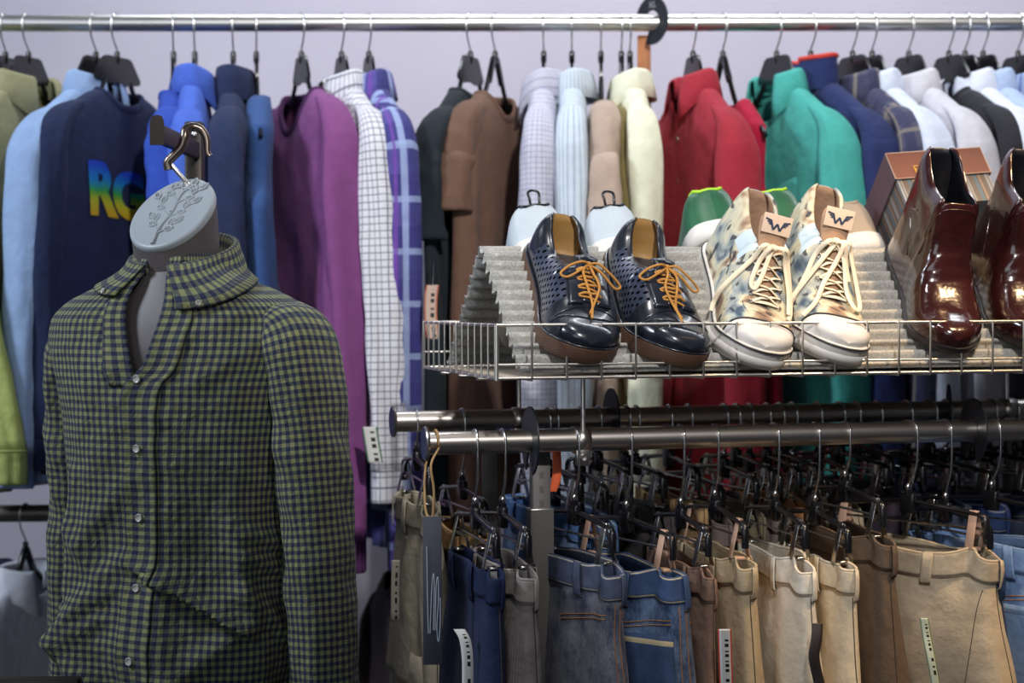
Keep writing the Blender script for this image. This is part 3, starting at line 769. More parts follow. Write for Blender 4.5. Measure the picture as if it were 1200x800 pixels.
def trousers(loc, rz, label, cat, mat, wb_mat, seed=0, hw=.14, th=.026, drop=0.0, length=.98, kind='chino', loops=True, pocket=None, stitch=None, group=None, open_=.5, splay=0.0, name=None, band=.038, fly=False, flare=.02, loop_mat=None):
    """waist line runs along local x (near end is +x), clipped in a hanger at the same place"""
    r = thing(name or ('jeans' if kind == 'jeans' else 'trousers'), label, cat, loc, rz, group)
    rnd = random.Random(seed*31+7); p = [rnd.uniform(0, 6.28) for _ in range(6)]
    zt = -.108-.064-drop; NC = 56
    def bp(th_, z, off=0.0):
        d = zt-z; c, s_ = cos(th_), sin(th_)
        t = clamp(d/.27); W = hw*(1+.03*t)+flare*sstep(.03, .26, d); T = lerp(th*.86, th*1.05+.004, sstep(0, .2, d))
        e = lerp(.78, .85, t)
        u = sgp(c, e)*(W+off); v = sgp(s_, .7)*(T+off)
        pin = math.exp(-((abs(u)-hw+.030)/.014)**2)*math.exp(-(d/.05)**2)     # where the clips bite
        v *= 1-.6*pin
        A = .003+.009*clamp(d/.2)
        v += A*(sin(3.4*c+p[0]+d*5)*.7+sin(8*c+p[1]+d*9*nz(seed, 3))*.35+.9*nz(2.6*c+seed*1.9, d*6, s_*.8+seed))*abs(s_)**.5
        u += .010*clamp(d/.05)*nz(d*9, seed*2.7, s_)+splay*d*(1 if c > 0 else -.3)
        sag = .012*open_*(1-pin)*(sin(3*c+p[2])*.5+.5)*math.exp(-(d/.06)**2)
        return Vector((u, v, z-sag-.007*sstep(hw-.03, hw, u)*math.exp(-(d/.06)**2)*(1+.5*sin(p[3]))+.006*nz(c*2, seed, s_)*math.exp(-(d/.05)**2)))
    zc = zt-.27
    zr = [lerp(zt-band*.8, zc, (i/26)) for i in range(27)]
    rows = [[bp(2*PI*j/NC, z) for j in range(NC)] for z in zr]
    m = MB(); m.grid(rows, closed=True, flip=True, uv=lambda i, j: (j*.0108, zr[i]))
    for s in (-1, 1):
        lr = []
        for i in range(24):
            z = lerp(zc+.05, zt-length, i/23); t = i/23; ring = []
            for k in range(28):
                a = 2*PI*k/28; w = lerp(hw*.5+flare*.5, .09, t); d_ = lerp(th*1.1+.003, .03, t)
                f = (1+.1*nz(cos(a)*2+seed, t*7, sin(a)*2+s))*lerp(.86, 1, clamp(t*5))
                ring.append(Vector((s*(lerp(hw*.5+flare*.4, .1, t))+sgp(cos(a), .8)*w*f*.98, sgp(sin(a), .8)*d_*f, z)))
            lr.append(ring)
        m.grid(lr, closed=True, flip=True, uv=lambda i, j: (j/28*.4, -i*.03))
    bd = m.build('body', mat, r, solid=.0016)
    # waistband
    nb = 7; off = .0018; wrow = []
    for i in range(nb): wrow.append([bp(2*PI*j/NC, zt-band*i/(nb-1), off) for j in range(NC)])
    m = MB(); m.grid(wrow, closed=True, flip=True, uv=lambda i, j: (j/NC*.6, i/(nb-1)))
    wbnd = m.build('waistband', wb_mat, r, solid=.003)
    def th_u(u, s, d=0.02):
        W = hw*(1+.03*clamp(d/.27)); t = clamp(d/.27); e = lerp(.78, .85, t)
        return s*math.acos(math.copysign(clamp(abs(u)/W)**(1/e), u))
    if loops:
        for th_ in (rad(8), th_u(hw*.45, 1), th_u(hw*.45, -1), th_u(-hw*.4, 1), th_u(-hw*.4, -1)):
            m = MB(); g = []
            da = rad(5) if abs(th_) < rad(20) else rad(3.0)
            for k, (dz, o) in enumerate(((.004, .002), (-.001, .006), (-.012, .0075), (-.03, .0075), (-.044, .006), (-.05, .0025))):
                g.append([bp(th_+q*da*1.1, zt+dz*1.0 if dz < 0 else zt, o) for q in (-1, -.6, 0, .6, 1)])
            m.grid(g, flip=True, uv=lambda i, j: (j*.25, i/5)); m.build('belt_loop', loop_mat or wb_mat, r, solid=.0016)
    if pocket:
        for s in ((pocket,) if pocket in (1, -1) else (1, -1)):
            g = []
            for i in range(13):
                d = .085+i*.0115; row = []
                k = 1-.35*max(0, (i-9)/3)
                for q in range(9):
                    u = hw*.50+(q/8-.5)*.13*k; row.append(bp(th_u(u, s, d), zt-d-(.02*(1-abs(q/4-1)) if i > 9 else 0), .003))
                g.append(row)
            m = MB(); m.grid(g, flip=(s > 0), uv=lambda i, j: (j/8, i/12)); m.build('back_pocket', wb_mat if kind == 'jeans' else mat, r, solid=.002)
    if stitch:
        def line(pts, rr=.0007, dash=False):
            m2.tube(pts, rr, n=5)
        m2 = MB()
        for s in (1, -1):
            d0 = band+.004
            if kind == 'jeans':
                for dd in (0, .006):
                    line([bp(th_u(lerp(hw*.15, hw*.97, i/20), s, .06), zt-.062-dd-.018*(1-i/20), .0016) for i in range(21)])
            elif flare > .025:
                line([bp(th_u(hw*(.97-.25*i/14), s, .05), zt-.05-.14*(i/14), .0010) for i in range(15)], .0006)
        for dd in ((-.07, .07) if kind == 'jeans' else (.0,)):
            line([bp(rad(2)+dd, zt-.042-.22*i/30, .0010) for i in range(31)])
        m2.build('stitching', stitch, r)
    if fly:
        g = [[bp(th_u(q, 1 if fly > 0 else -1), zt-.01-i*.014, .003) for q in (-.03, -.015, 0, .012)] for i in range(14)]
        m = MB(); m.grid(g, flip=(fly > 0)); m.build('fly', mat, r, solid=.0015)
    return r
def wband(name, c, line, lines=(.07, .93), w=.05):
    t = NT(name); u, v = t.uv(); cur = t.ramp(t.noise(60, 4), [(.3, tuple(x*.8 for x in hexc(c)[:3])+(1,)), (.7, tuple(min(1, x*1.12) for x in hexc(c)[:3])+(1,))])
    for q in lines:
        msk = t.math('LESS_THAN', t.math('ABSOLUTE', t.math('SUBTRACT', v, q)), w/2); cur = t.mix(t.math('MULTIPLY', msk, .85), cur, hexc(line))
    t.set(base=cur, rough=.85, spec=.25)
    t.bump(t.math('ADD', t.math('MULTIPLY', t.noise(40, 3), .5), t.math('MULTIPLY', t.noise(700, 1), .07)), .5, .008)
    return t.m
ST_TAN = plain('tan_thread', (176, 122, 70), .7); ST_DK = plain('dark_thread', (70, 58, 48), .8); ST_CR = plain('cream_thread', (208, 196, 170), .7)
PM = {}
def pm(key, c, light=None, line=None, jean=False, **k):
    if key not in PM:
        body = denim(key+'_denim', c, light or c, **k) if jean else cloth(key+'_twill', c, wscale=26, wrinkle=.45, **k)
        PM[key] = (body, wband(key+'_waistband', lerp3(c, light, .35) if (jean and light) else c, line or tuple(int(x*.62) for x in c)))
    return PM[key]
def lerp3(a, b, t): return tuple(lerp(x, y, t) for x, y in zip(a, b))
# (rail, image column of the hook, extra yaw, drop, half width, half thickness, material, kind, pocket, label, options)
FR = [
 ('R', 487, -2, -.016, .13, .024, pm('stone', (168, 160, 140)), 'chino', None, 'pale stone trousers hanging leftmost on the rack', {}),
 ('R', 541, 4, .03, .13, .022, pm('jet', (28, 29, 36)), 'chino', None, 'near-black trousers with a tan inner waistband, right of the slate hang tag', dict(lin=(176, 140, 100))),
 ('F', 556, 0, .0, .135, .020, pm('midnight', (28, 40, 72)), 'chino', None, 'midnight blue trousers with belt loop, leftmost of the front row beside the white barcode tag', {}),
 ('F', 588, 2, .0, .135, .026, (cloth('pinstripe_wool', (134, 126, 124), stripes=((0, .006, 0, .35, (96, 88, 88), .6),)), wband('pinstripe_waistband', (150, 142, 138), (90, 84, 82))), 'chino', None, 'grey pinstriped trousers in the front row by the grey upright', {}),
 ('R', 640, 8, .0, .14, .03, pm('sky', (56, 88, 140), (116, 146, 186), (150, 170, 200), True), 'jeans', None, 'bright mid-blue jeans in the rear row, right of the grey upright', {}),
 ('R', 680, 2, .012, .13, .03, pm('mid', (54, 84, 132), (120, 148, 186), (210, 205, 195), True), 'jeans', None, 'faded blue jeans in the rear row with a pale waist edge', {}),
 ('R', 650, 4, .045, .13, .03, pm('ndark', (30, 36, 56), (52, 62, 90), (150, 120, 80), True), 'jeans', None, 'dark indigo jeans in the rear row between the grey upright and the worn grey-blue jeans', {}),
 ('F', 672, 10, .0, .13, .030, pm('worn', (48, 60, 88), (136, 140, 152), (190, 180, 165), True, fade=.75), 'jeans', None, 'worn grey-blue jeans with a wide belt loop in the front row', dict(big=True)),
 ('F', 733, 13, .012, .135, .036, pm('blue', (36, 54, 92), (112, 136, 170), (205, 190, 150), True, fade=.7), 'jeans', -1, 'blue jeans with a stitched back pocket facing the viewer', {}),
 ('R', 745, 3, .0, .13, .026, pm('char', (64, 60, 60)), 'chino', None, 'charcoal trousers in the rear row behind the pocketed blue jeans', {}),
 ('R', 783, 3, -.01, .13, .018, pm('khaki', (168, 138, 100)), 'chino', None, 'khaki trousers in the rear row left of the grey-brown ones', {}),
 ('R', 806, 6, .018, .13, .03, pm('taupe', (104, 92, 88)), 'chino', None, 'taupe trousers in the rear row under the red overshirt', {}),
 ('F', 797, 0, .01, .125, .014, pm('cocoa', (132, 106, 92)), 'chino', None, 'cocoa brown trousers folded narrow in the front row', {}),
 ('R', 848, 4, .008, .13, .022, pm('olivep', (112, 106, 84)), 'chino', None, 'olive grey trousers in the rear row left of the pale khaki ones', {}),
 ('F', 837, 0, .0, .13, .026, pm('sand', (182, 164, 134)), 'chino', None, 'pale khaki trousers with a barcode tag in the front row', {}),
 ('R', 878, 2, .0, .13, .02, pm('greyp', (120, 112, 104)), 'chino', None, 'mid-grey trousers in the rear row right of the pale khaki ones', {}),
 ('R', 898, 3, -.006, .13, .016, pm('tanp', (160, 112, 76)), 'chino', None, 'rust tan trousers in the rear row', {}),
 ('R', 928, 8, .012, .13, .028, pm('ash', (146, 140, 138)), 'chino', None, 'ash grey trousers in the rear row left of the cream pair', {}),
 ('F', 908, -2, .004, .13, .024, pm('cream', (228, 220, 204)), 'chino', None, 'cream trousers with a black hang tag in the front row', {}),
 ('R', 958, 2, .0, .13, .03, pm('beige', (178, 160, 134)), 'chino', None, 'beige trousers in the rear row between the two cream pairs', {}),
 ('F', 955, -1, .012, .13, .022, pm('ivory', (220, 206, 180)), 'chino', None, 'ivory trousers in the front row, right of the cream pair', {}),
 ('R', 1003, 3, -.02, .13, .03, pm('aub', (52, 44, 54)), 'chino', None, 'aubergine dark trousers hung high in the rear row', {}),
 ('F', 990, 2, -.022, .13, .03, pm('brownp', (102, 86, 72)), 'chino', None, 'brown trousers hung a little higher in the front row, left of the big stone chinos', {}),
 ('F', 1064, 26, .0, .15, .046, pm('stone2', (196, 180, 154)), 'chino', None, 'large stone chinos turned to show their front, in the front row', dict(loops=True, flare=.03)),
 ('R', 1062, 12, .0, .14, .036, pm('slatej', (52, 58, 76), (86, 94, 116), (140, 140, 140), True), 'jeans', None, 'slate blue jeans in the rear row behind the stone chinos', {}),
 ('R', 1108, 10, .01, .14, .036, pm('indigo', (32, 46, 84), (70, 92, 140), (150, 150, 150), True), 'jeans', None, 'indigo jeans in the rear row right of the stone chinos', {}),
 ('F', 1108, 4, .015, .13, .03, pm('deep', (32, 48, 80), (66, 88, 130), (170, 165, 150), True), 'jeans', None, 'deep blue jeans in the front row left of the light blue jeans', {}),
 ('F', 1162, 20, .0, .15, .05, pm('light', (100, 132, 180), (160, 186, 218), (90, 112, 150), True), 'jeans', -1, 'light blue jeans at the right edge of the front row', dict(flare=.035)),
 ('R', 1160, 16, .0, .14, .03, pm('dkj', (34, 40, 58), (60, 70, 96), (120, 110, 90), True), 'jeans', None, 'dark jeans at the right end of the rear row', {}),
]
for k, (rail, px, yaw, drop, hw, th, (bm_, wm), kind, pocket, lab, op) in enumerate(FR):
    drop += -.014 if rail == 'F' else -.042
    v, z = (VF, ZF) if rail == 'F' else (VR, ZR)
    u = RU(px, v); loc = R(u, v, z); rz = AY-PI/2+rad(yaw)
    row = 'trousers on the front rail' if rail == 'F' else 'trousers on the rear rail'
    ty = 'jeans' if kind == 'jeans' else 'trousers'
    op = dict(op); lin = op.pop('lin', None); big = op.pop('big', None)
    wm2 = wband('tan_lined_waistband', lin, (120, 90, 60)) if lin else wm
    st = {'jeans': ST_TAN}.get(kind, ST_DK)
    trousers(loc, rz, lab, ty, bm_, wm2, seed=k+1, hw=hw, th=th, drop=drop, kind=kind, pocket=pocket, stitch=st, group=row, **op)
    clip_hanger(loc, rz, 'black clip hanger gripping the '+lab.split(' with')[0].split(' in the')[0].split(' hanging')[0].split(' at the')[0].split(' turned')[0].split(' hung')[0].split(' folded')[0], hw=hw-.012, drop=drop,
                group='clip hangers on the '+('front' if rail == 'F' else 'rear')+' rail', lean=0.0, pads=(k in (8, 14, 23)))
# a few empty clip hangers crowding the rear rail
for px, yaw, drop in ((700, 6, -.02), (733, 9, -.015), (862, 5, -.02), (913, 8, -.02), (983, 12, -.02), (1027, 10, -.02), (1088, 30, -.02), (1135, 26, -.02), (1185, 20, -.02)):
    u = RU(px, VR); clip_hanger(R(u, VR, ZR), AY-PI/2+rad(yaw), {700: 'empty clip hanger on the rear rail just left of the rear size marker', 733: 'empty clip hanger on the rear rail just right of the rear size marker', 862: 'empty clip hanger on the rear rail right of the red overshirt snaps',
        913: 'empty clip hanger on the rear rail under the teal shirt hem', 983: 'empty clip hanger on the rear rail above the ivory trousers', 1027: 'empty clip hanger on the rear rail behind the brown trousers', 1088: 'empty clip hanger on the rear rail above the stone chinos',
        1135: 'empty clip hanger on the rear rail behind the rightmost front size marker', 1185: 'empty clip hanger on the rear rail at the right edge'}[px], hw=.125, drop=drop-.03, group='clip hangers on the rear rail')
# ------------------------------------------------------------------ shoes
def shoe_matrix(u_toe, u_heel, back=False, lift=.0, vtoe=.014, L=.285, roll=0.0, push=0.0, ztoe=-.012):
    """shoe frame: x heel->toe, y to its left, z up from the sole, lying on a slope of the sheet with the toe down"""
    if not back:
        d = (E2*-cos(SLA)+EZ*-sin(SLA)); nrm = (E2*-sin(SLA)+EZ*cos(SLA))
        toe = R(u_toe, vtoe, ztoe)
    else:
        d = (E2*cos(SLB)+EZ*-sin(SLB)); nrm = (E2*sin(SLB)+EZ*cos(SLB))
    du = (u_toe-u_heel)/L
    x = (d*math.sqrt(max(.01, 1-du*du))+E1*du).normalized()
    z = (nrm-x*nrm.dot(x)).normalized(); y = z.cross(x)
    if roll:
        z2 = z*cos(roll)+y*sin(roll); z = z2.normalized(); y = z.cross(x)
    o = toe-x*L if not back else R(u_heel, VA+push, ZAP)
    o = o+nrm*lift
    return Matrix(((x.x, y.x, z.x, o.x), (x.y, y.y, z.y, o.y), (x.z, y.z, z.z, o.z), (0, 0, 0, 1)))
WPTS = [(0, .0), (.004, .013), (.015, .024), (.04, .0335), (.1, .0400), (.22, .0425), (.38, .0440), (.52, .047), (.64, .0505), (.73, .0520), (.82, .0500), (.9, .0430), (.955, .0310), (.985, .0185), (1, .0)]
class Shoe:
    def __init__(s, side, L=.285, W=1.0, z0=.02, H=None, collar=None, open_=(.022, .42), toe_pow=.8, taper=None, pw=None, spring=.012, bend=.010, wpts=None, inner=.0055):
        s.side, s.L, s.Wk, s.z0, s.open, s.spring, s.bend = side, L, W, z0, open_, spring, bend
        s.H = H; s.collar = collar; s.toe_pow = toe_pow; s.pw = pw or [(0, .75), (1, .75)]; s.taper = taper; s.wpts = wpts or WPTS; s.inner = inner
    def w(s, q): return interp(s.wpts, q)*s.Wk
    def c(s, q): return s.side*s.bend*(sin(PI*clamp(q)*1.15)-.3*q)          # banana line of the last
    def zb(s, q): return s.z0+s.spring*sstep(.56, 1.12, q)**1.3*2.1
    def pt(s, q, ph, H=None, zoff=0.0):
        H = interp(s.H, q) if H is None else H
        p = interp(s.pw, q); zb = s.zb(q); si = max(0.0, sin(ph)); co = cos(ph)
        y = s.w(q)*sgp(co, p); zz = zb+max(.002, H-s.z0)*si**p
        if s.taper: y *= s.taper(q, zz)
        x = q*s.L
        return Vector((x, s.c(q)+y, zz))
    def nrm_pt(s, q, y, off=0.0):
        """point on the closed top at lateral y"""
        p = interp(s.pw, q); w = s.w(q); co = math.copysign(clamp(abs(y)/w)**(1/p), y); v = s.pt(q, math.acos(co)); v.z += off; return v
    def stations(s):
        a, b = s.open
        st = [0, .0015, .004, .008, .013, .018, a-.0005, a+.001]
        st += [lerp(a, b, i/22) for i in range(1, 22)]+[b-.001, b+.0012, b+.006]
        st += [lerp(b+.006, .9, i/30) for i in range(1, 31)]+[.92, .94, .955, .968, .978, .986, .992, .996, .999, 1.0]
        return st
    def upper(s, m, mifun=None):
        NA, NI = 12, 6; rows = []; st = s.stations(); s.st = st; phm = rad(66)
        for q in st:
            opened = s.open[0] < q < s.open[1]
            row = []
            if opened:
                cz = interp(s.collar, q)
                p = interp(s.pw, q); zb = s.zb(q)
                Hv = s.z0+(cz-s.z0)/(sin(phm)**p)
                o = [s.pt(q, phm*k/NA, Hv) for k in range(NA+1)]; o2 = [s.pt(q, PI-phm*k/NA, Hv) for k in range(NA+1)]
                ctr = s.c(q); w = s.w(q)
                def inn(P_, k):   # inside wall from rim down to insole
                    t = k/NI; top = P_.copy(); lim = (abs(P_.y-ctr)-s.inner); lim = max(.001, lim)
                    sg = 1 if P_.y > ctr else -1
                    zin = lerp(s.z0+.010, cz-.012, 1-sstep(s.open[0], s.open[0]+.085, q))
                    wy = lerp(lim, max(.001, min(w-s.inner, lerp(lim, w-.006, .8))), min(1, t*1.3))
                    return Vector((P_.x, ctr+sg*wy, lerp(top.z-.001, zin, t)))
                rimL = o[-1].copy(); rimR = o2[-1].copy(); rz_ = .0025
                mL = Vector((rimL.x, ctr+(1)*max(.001, abs(rimL.y-ctr)-s.inner*.5), rimL.z+rz_)); mR = Vector((rimR.x, ctr-max(.001, abs(rimR.y-ctr)-s.inner*.5), rimR.z+rz_))
                iL = [inn(o[-1], k) for k in range(NI+1)]; iR = [inn(o2[-1], k) for k in range(NI+1)]
                row = o+[mL]+iL+iR[::-1]+[mR]+o2[::-1]
            else:
                n = 2*(NA+1)+2+2*(NI+1); mid = 2+2*(NI+1)
                row = [s.pt(q, phm*k/NA) for k in range(NA+1)]+[s.pt(q, lerp(phm, PI-phm, (k+1)/(mid+1))) for k in range(mid)]+[s.pt(q, PI-phm*(NA-k)/NA) for k in range(NA+1)]
            rows.append(row)
        s.rows = rows; s.NA, s.NI = NA, NI; nrow = len(rows[0])
        def mf(i, j):
            q = (st[i]+st[i+1])/2
            opened = s.open[0] < q < s.open[1]
            if s.open[0]+.08 < q < s.open[1]-.02 and abs(j-(nrow-2)/2) < 3.6: return 4
            if opened and NA+1 < j < nrow-NA-3: return 1
            if mifun: return mifun(q, j, NA, nrow)
            return 0
        m.grid(rows, flip=False, mifun=mf, uv=lambda i, j: (st[i]*s.L, j*.006))
        return m
    def outline(s, k=1.0, extra=0.0, n=40):
        L_ = []; R_ = []
        qs = [0, .002, .006, .015, .03, .06, .1]+[lerp(.1, .9, i/24) for i in range(1, 25)]+[.93, .955, .975, .988, .996, 1]
        for q in qs:
            w = s.w(q)*k+extra*(1 if 0 < q < 1 else 0); x = q*s.L+extra*(-(1-q/.1) if q < .1 else ((q-.9)/.1 if q > .9 else 0)); c = s.c(q)
            L_.append((x, c+w, q)); R_.append((x, c-w, q))
        return L_+R_[::-1][1:-1]
    def sole(s, m, levels, mi=0, wave=None):
        """levels: (z offset relative to the sole top line incl. toe spring, outward extra)"""
        rows = []
        for z, ex in levels:
            ol = s.outline(1.0, ex); rows.append([Vector((x, y, z+s.spring*sstep(.56, 1.12, q)**1.3*2.1)) for x, y, q in ol])
        m.grid(rows, closed=True, mi=mi, flip=True, uv=lambda i, j: (j*.011, rows[min(i, len(rows)-1)][0].z))
        N = len(rows[0]); b0 = len(m.v)-N*len(rows); nh = len(s.outline())
        # caps as strips between left and right
        half = N//2+1
        for r_, fl in ((0, True), (len(rows)-1, False)):
            ring = rows[r_]; left = ring[:half]; right = [ring[0]]+ring[half:][::-1]+[ring[half-1]]
            m.grid([left, right], flip=fl, mi=mi)
        return m
def lace(m, pts, flat=None, r=.0019, n=6, up=(0, 0, 1), sub=6):
    m.tube(cr(pts, sub), r, n=n, flat=flat, up=up if flat else None)
# leathers and fabrics
def leather(name, c, rough=.28, coat=.5, var=.25, bump=.25, wscale=14, perf=False):
    t = NT(name); col = hexc(c); d = tuple(x*(1-var) for x in col[:3])+(1,); e = tuple(min(1, x*(1+var)) for x in col[:3])+(1,)
    base = t.ramp(t.noise(18, 4), [(.3, d), (.7, e)]); h = t.math('ADD', t.math('MULTIPLY', t.noise(wscale, 3, .5), .9), t.math('MULTIPLY', t.noise(260, 2), .03))
    if perf:
        tc = t.n('ShaderNodeTexCoord'); mp = t.n('ShaderNodeMapping'); mp.inputs['Scale'].default_value = (105, 1, 105); mp.inputs['Rotation'].default_value = (0, rad(45), 0)
        t.l(tc.outputs['Object'], mp.inputs['Vector']); sp = t.n('ShaderNodeSeparateXYZ'); t.l(mp.outputs[0], sp.inputs[0])
        fx = t.math('SUBTRACT', t.math('FRACT', sp.outputs[0]), .5); fz = t.math('SUBTRACT', t.math('FRACT', sp.outputs[2]), .5)
        dd = t.math('SQRT', t.math('ADD', t.math('MULTIPLY', fx, fx), t.math('MULTIPLY', fz, fz)))
        hole = t.math('LESS_THAN', dd, .27); base = t.mix(hole, base, (.004, .004, .006, 1)); h = t.math('SUBTRACT', h, t.math('MULTIPLY', hole, .5))
        t.set(spec=t.math('SUBTRACT', .5, t.math('MULTIPLY', hole, .5)), coat=t.math('MULTIPLY', t.math('SUBTRACT', 1.0, hole), coat))
    else: t.set(coat=coat)
    t.set(base=base, rough=rough, coat_rough=.12); t.bump(h, bump, .012); return t.m
L_NAVY = leather('black_navy_leather', (26, 30, 40)); L_PERF = leather('perforated_leather', (50, 58, 76), perf=True)
L_LIN = plain('tan_leather_lining', (150, 112, 58), .6, var=.15); L_BORD = leather('burgundy_patent_leather', (46, 17, 16), .2, .75, .35, .35, 24)
L_INS = plain('dark_insole', (38, 30, 26), .6)
L_BLIN = plain('dark_boot_lining', (22, 24, 30), .35, var=.2)
t = NT('woven_brown_sole'); u, v = t.uv(); w = t.math('SINE', t.math('MULTIPLY', v, 2*PI/.0022)); w2 = t.math('SINE', t.math('MULTIPLY', u, 2*PI/.006))
t.set(base=t.ramp(t.math('ADD', t.math('MULTIPLY', w, .25), .5), [(.2, hexc((58, 38, 28))), (.8, hexc((112, 78, 56)))]), rough=.6); t.bump(t.math('MULTIPLY', w, w2), .6, .001); L_SOLE = t.m
M_LACE = cloth('tan_waxed_lace', (186, 130, 60), rough=.6, weave=1600, wrinkle=.05); M_WLACE = cloth('ecru_flat_lace', (232, 218, 192), weave=1500, wrinkle=.08)
M_RUB = plain('white_rubber', (206, 202, 196), .45, var=.06, bump=.1); M_BLKLINE = plain('black_rubber', (26, 26, 30), .5)
M_HOLE = plain('eyelet_steel', (150, 150, 155), .3, 1.0)
t = NT('printed_canvas')
n1 = t.noise(17, 2, .5, dist=1.0); n2 = t.noise(30, 2, .5, dist=1.5); n3 = t.noise(17, 1, .5)
c = t.ramp(n1, [(.33, hexc((62, 80, 98))), (.42, hexc((150, 158, 156))), (.52, hexc((204, 196, 168))), (.61, hexc((150, 122, 96))), (.68, hexc((66, 62, 70)))])
c = t.mix(t.ramp(n2, [(.57, (0, 0, 0, 1)), (.60, (.9, .9, .9, 1))]), c, hexc((48, 50, 60)))
c = t.mix(t.ramp(n3, [(.6, (0, 0, 0, 1)), (.64, (.8, .8, .8, 1))]), c, hexc((206, 198, 168)))
t.set(base=c, rough=.85); t.bump(t.noise(900, 1), .3, .001); M_CANVAS = t.m
M_CLIN = cloth('tan_printed_lining', (164, 132, 106)); M_LINER2 = cloth('pale_canvas', (190, 206, 214))
# ---- dark lace-up derbies
def derby(side, M, label, bowflip=1, seed=0):
    r = thing('lace_up_shoe', label, 'shoe', M=M, group='pair of dark derby shoes')
    s = Shoe(side, L=.285, z0=.026, spring=.021, open_=(.022, .49), H=[(0, .084), (.022, .088), (.05, .086), (.2, .076), (.47, .092), (.5, .094), (.58, .091), (.68, .084), (.76, .072), (.84, .062), (.91, .055), (.96, .047), (1, .034)],
             collar=[(0, .086), (.05, .088), (.14, .074), (.26, .066), (.38, .076), (.49, .092)], pw=[(0, .6), (.3, .62), (.6, .72), (1, .6)], bend=.008, W=1.03)
    m = MB()
    def mf(q, j, NA, nr):
        js = min(j, nr-2-j)
        return 2 if (.2 < q < .70 and 1 <= js < 11) else 0
    s.upper(m, mf); m.build('upper', [L_NAVY, L_LIN, L_PERF, L_NAVY, L_INS], r)
    m = MB(); s.sole(m, [(0, -.002), (.001, .0015), (.006, .0035), (.022, .0045), (.0265, .0038), (.0275, .001)]); m.build('sole', L_SOLE, r, auto=50)
    m = MB(); ol = s.outline(1.0, .0022); m.tube([Vector((x, y, .0285+s.spring*sstep(.56, 1.12, q)**1.3*2.1)) for x, y, q in ol], .0016, n=6, closed=True); m.build('welt', L_NAVY, r)
    # eyestay facings and tongue
    m = MB(); g = [[s.nrm_pt(q, y, .0012) for y in (-.012, -.006, 0, .006, .012)] for q in [lerp(.495, .73, i/12) for i in range(13)]]
    top = [[Vector((.445*s.L, y+s.c(.45), .106-abs(y)*.3)) for y in (-.018, -.009, 0, .009, .018)], [Vector((.47*s.L, y+s.c(.47), .1015)) for y in (-.016, -.008, 0, .008, .016)]]
    m.grid(top+g, flip=True); m.build('tongue', L_NAVY, r, solid=.002)
    m = MB()
    for sg in (-1, 1):
        g = [[s.nrm_pt(q, sg*y, .0022) for y in (.010, .013, .019, .026, .031)] for q in [lerp(.495, .745, i/12) for i in range(13)]]
        m.grid(g, flip=(sg > 0))
    m.build('eyestay', L_NAVY, r, solid=.0022)
    m = MB(); m.tube([s.pt(.84-.03*abs(cos(a)), a)+Vector((0, 0, .0006)) for a in [lerp(.3, PI-.3, i/20) for i in range(21)]], .0012, n=5)
    m.tube([s.pt(.755+.05*abs(cos(a)), a)+Vector((0, 0, .0006)) for a in [lerp(.2, PI-.2, i/20) for i in range(21)]], .0009, n=5); m.build('seam', L_NAVY, r)
    lc = MB()
    for q in (.53, .585, .64, .695):
        lace(lc, [s.nrm_pt(q, -.016, .002), s.nrm_pt(q, -.009, .0062), s.nrm_pt(q+.004, 0, .0068), s.nrm_pt(q, .009, .0062), s.nrm_pt(q, .016, .002)], r=.0021)
        lace(lc, [s.nrm_pt(q+.008, -.016, .002), s.nrm_pt(q+.02, 0, .0045), s.nrm_pt(q+.03, .014, .002)], r=.0018)
    lo = lc.build('lace', M_LACE, r)
    k = s.nrm_pt(.515, 0, .010); b = MB()
    b.lathe([(.0001, -.004), (.0042, -.002), (.0042, .002), (.0001, .004)], Matrix.Translation(k) @ Matrix.Rotation(PI/2, 4, 'X'), 10)
    f = bowflip
    for sg, ln, dr in ((1, .046, .006), (-1, .040, -.004)):
        pa = [k, k+Vector((.004, sg*.012, .006)), k+Vector((.010+dr, sg*ln*.7, .004-.006)), k+Vector((.018+dr, sg*ln, -.012)), k+Vector((.024+dr, sg*ln*.78, -.012)), k+Vector((.014, sg*ln*.35, -.001)), k]
        lace(b, pa, r=.0019, sub=8)
    lace(b, [k, s.nrm_pt(.58, .004*f, .012), s.nrm_pt(.66, .012*f, .010), s.nrm_pt(.76, .004*f, .006), s.nrm_pt(.82, -.002*f, .004)], r=.0019)
    lace(b, [k, s.nrm_pt(.57, -.010*f, .011), s.nrm_pt(.65, -.006*f, .009), s.nrm_pt(.75, .002*f, .006), s.nrm_pt(.85, 0, .003)], r=.0019)
    b.build('bow', M_LACE, lo)
    return r
derby(1, shoe_matrix(RU(679, .02), RU(640, .23), L=.285, roll=rad(9), vtoe=.022), 'dark perforated derby shoe with tan laces, left one of the pair', 1)
derby(-1, shoe_matrix(RU(783, .02), RU(736, .23), L=.285, lift=.0, roll=rad(9), vtoe=.022, ztoe=-.018), 'dark perforated derby shoe with tan laces, right one of the pair beside the printed high-top', -1)
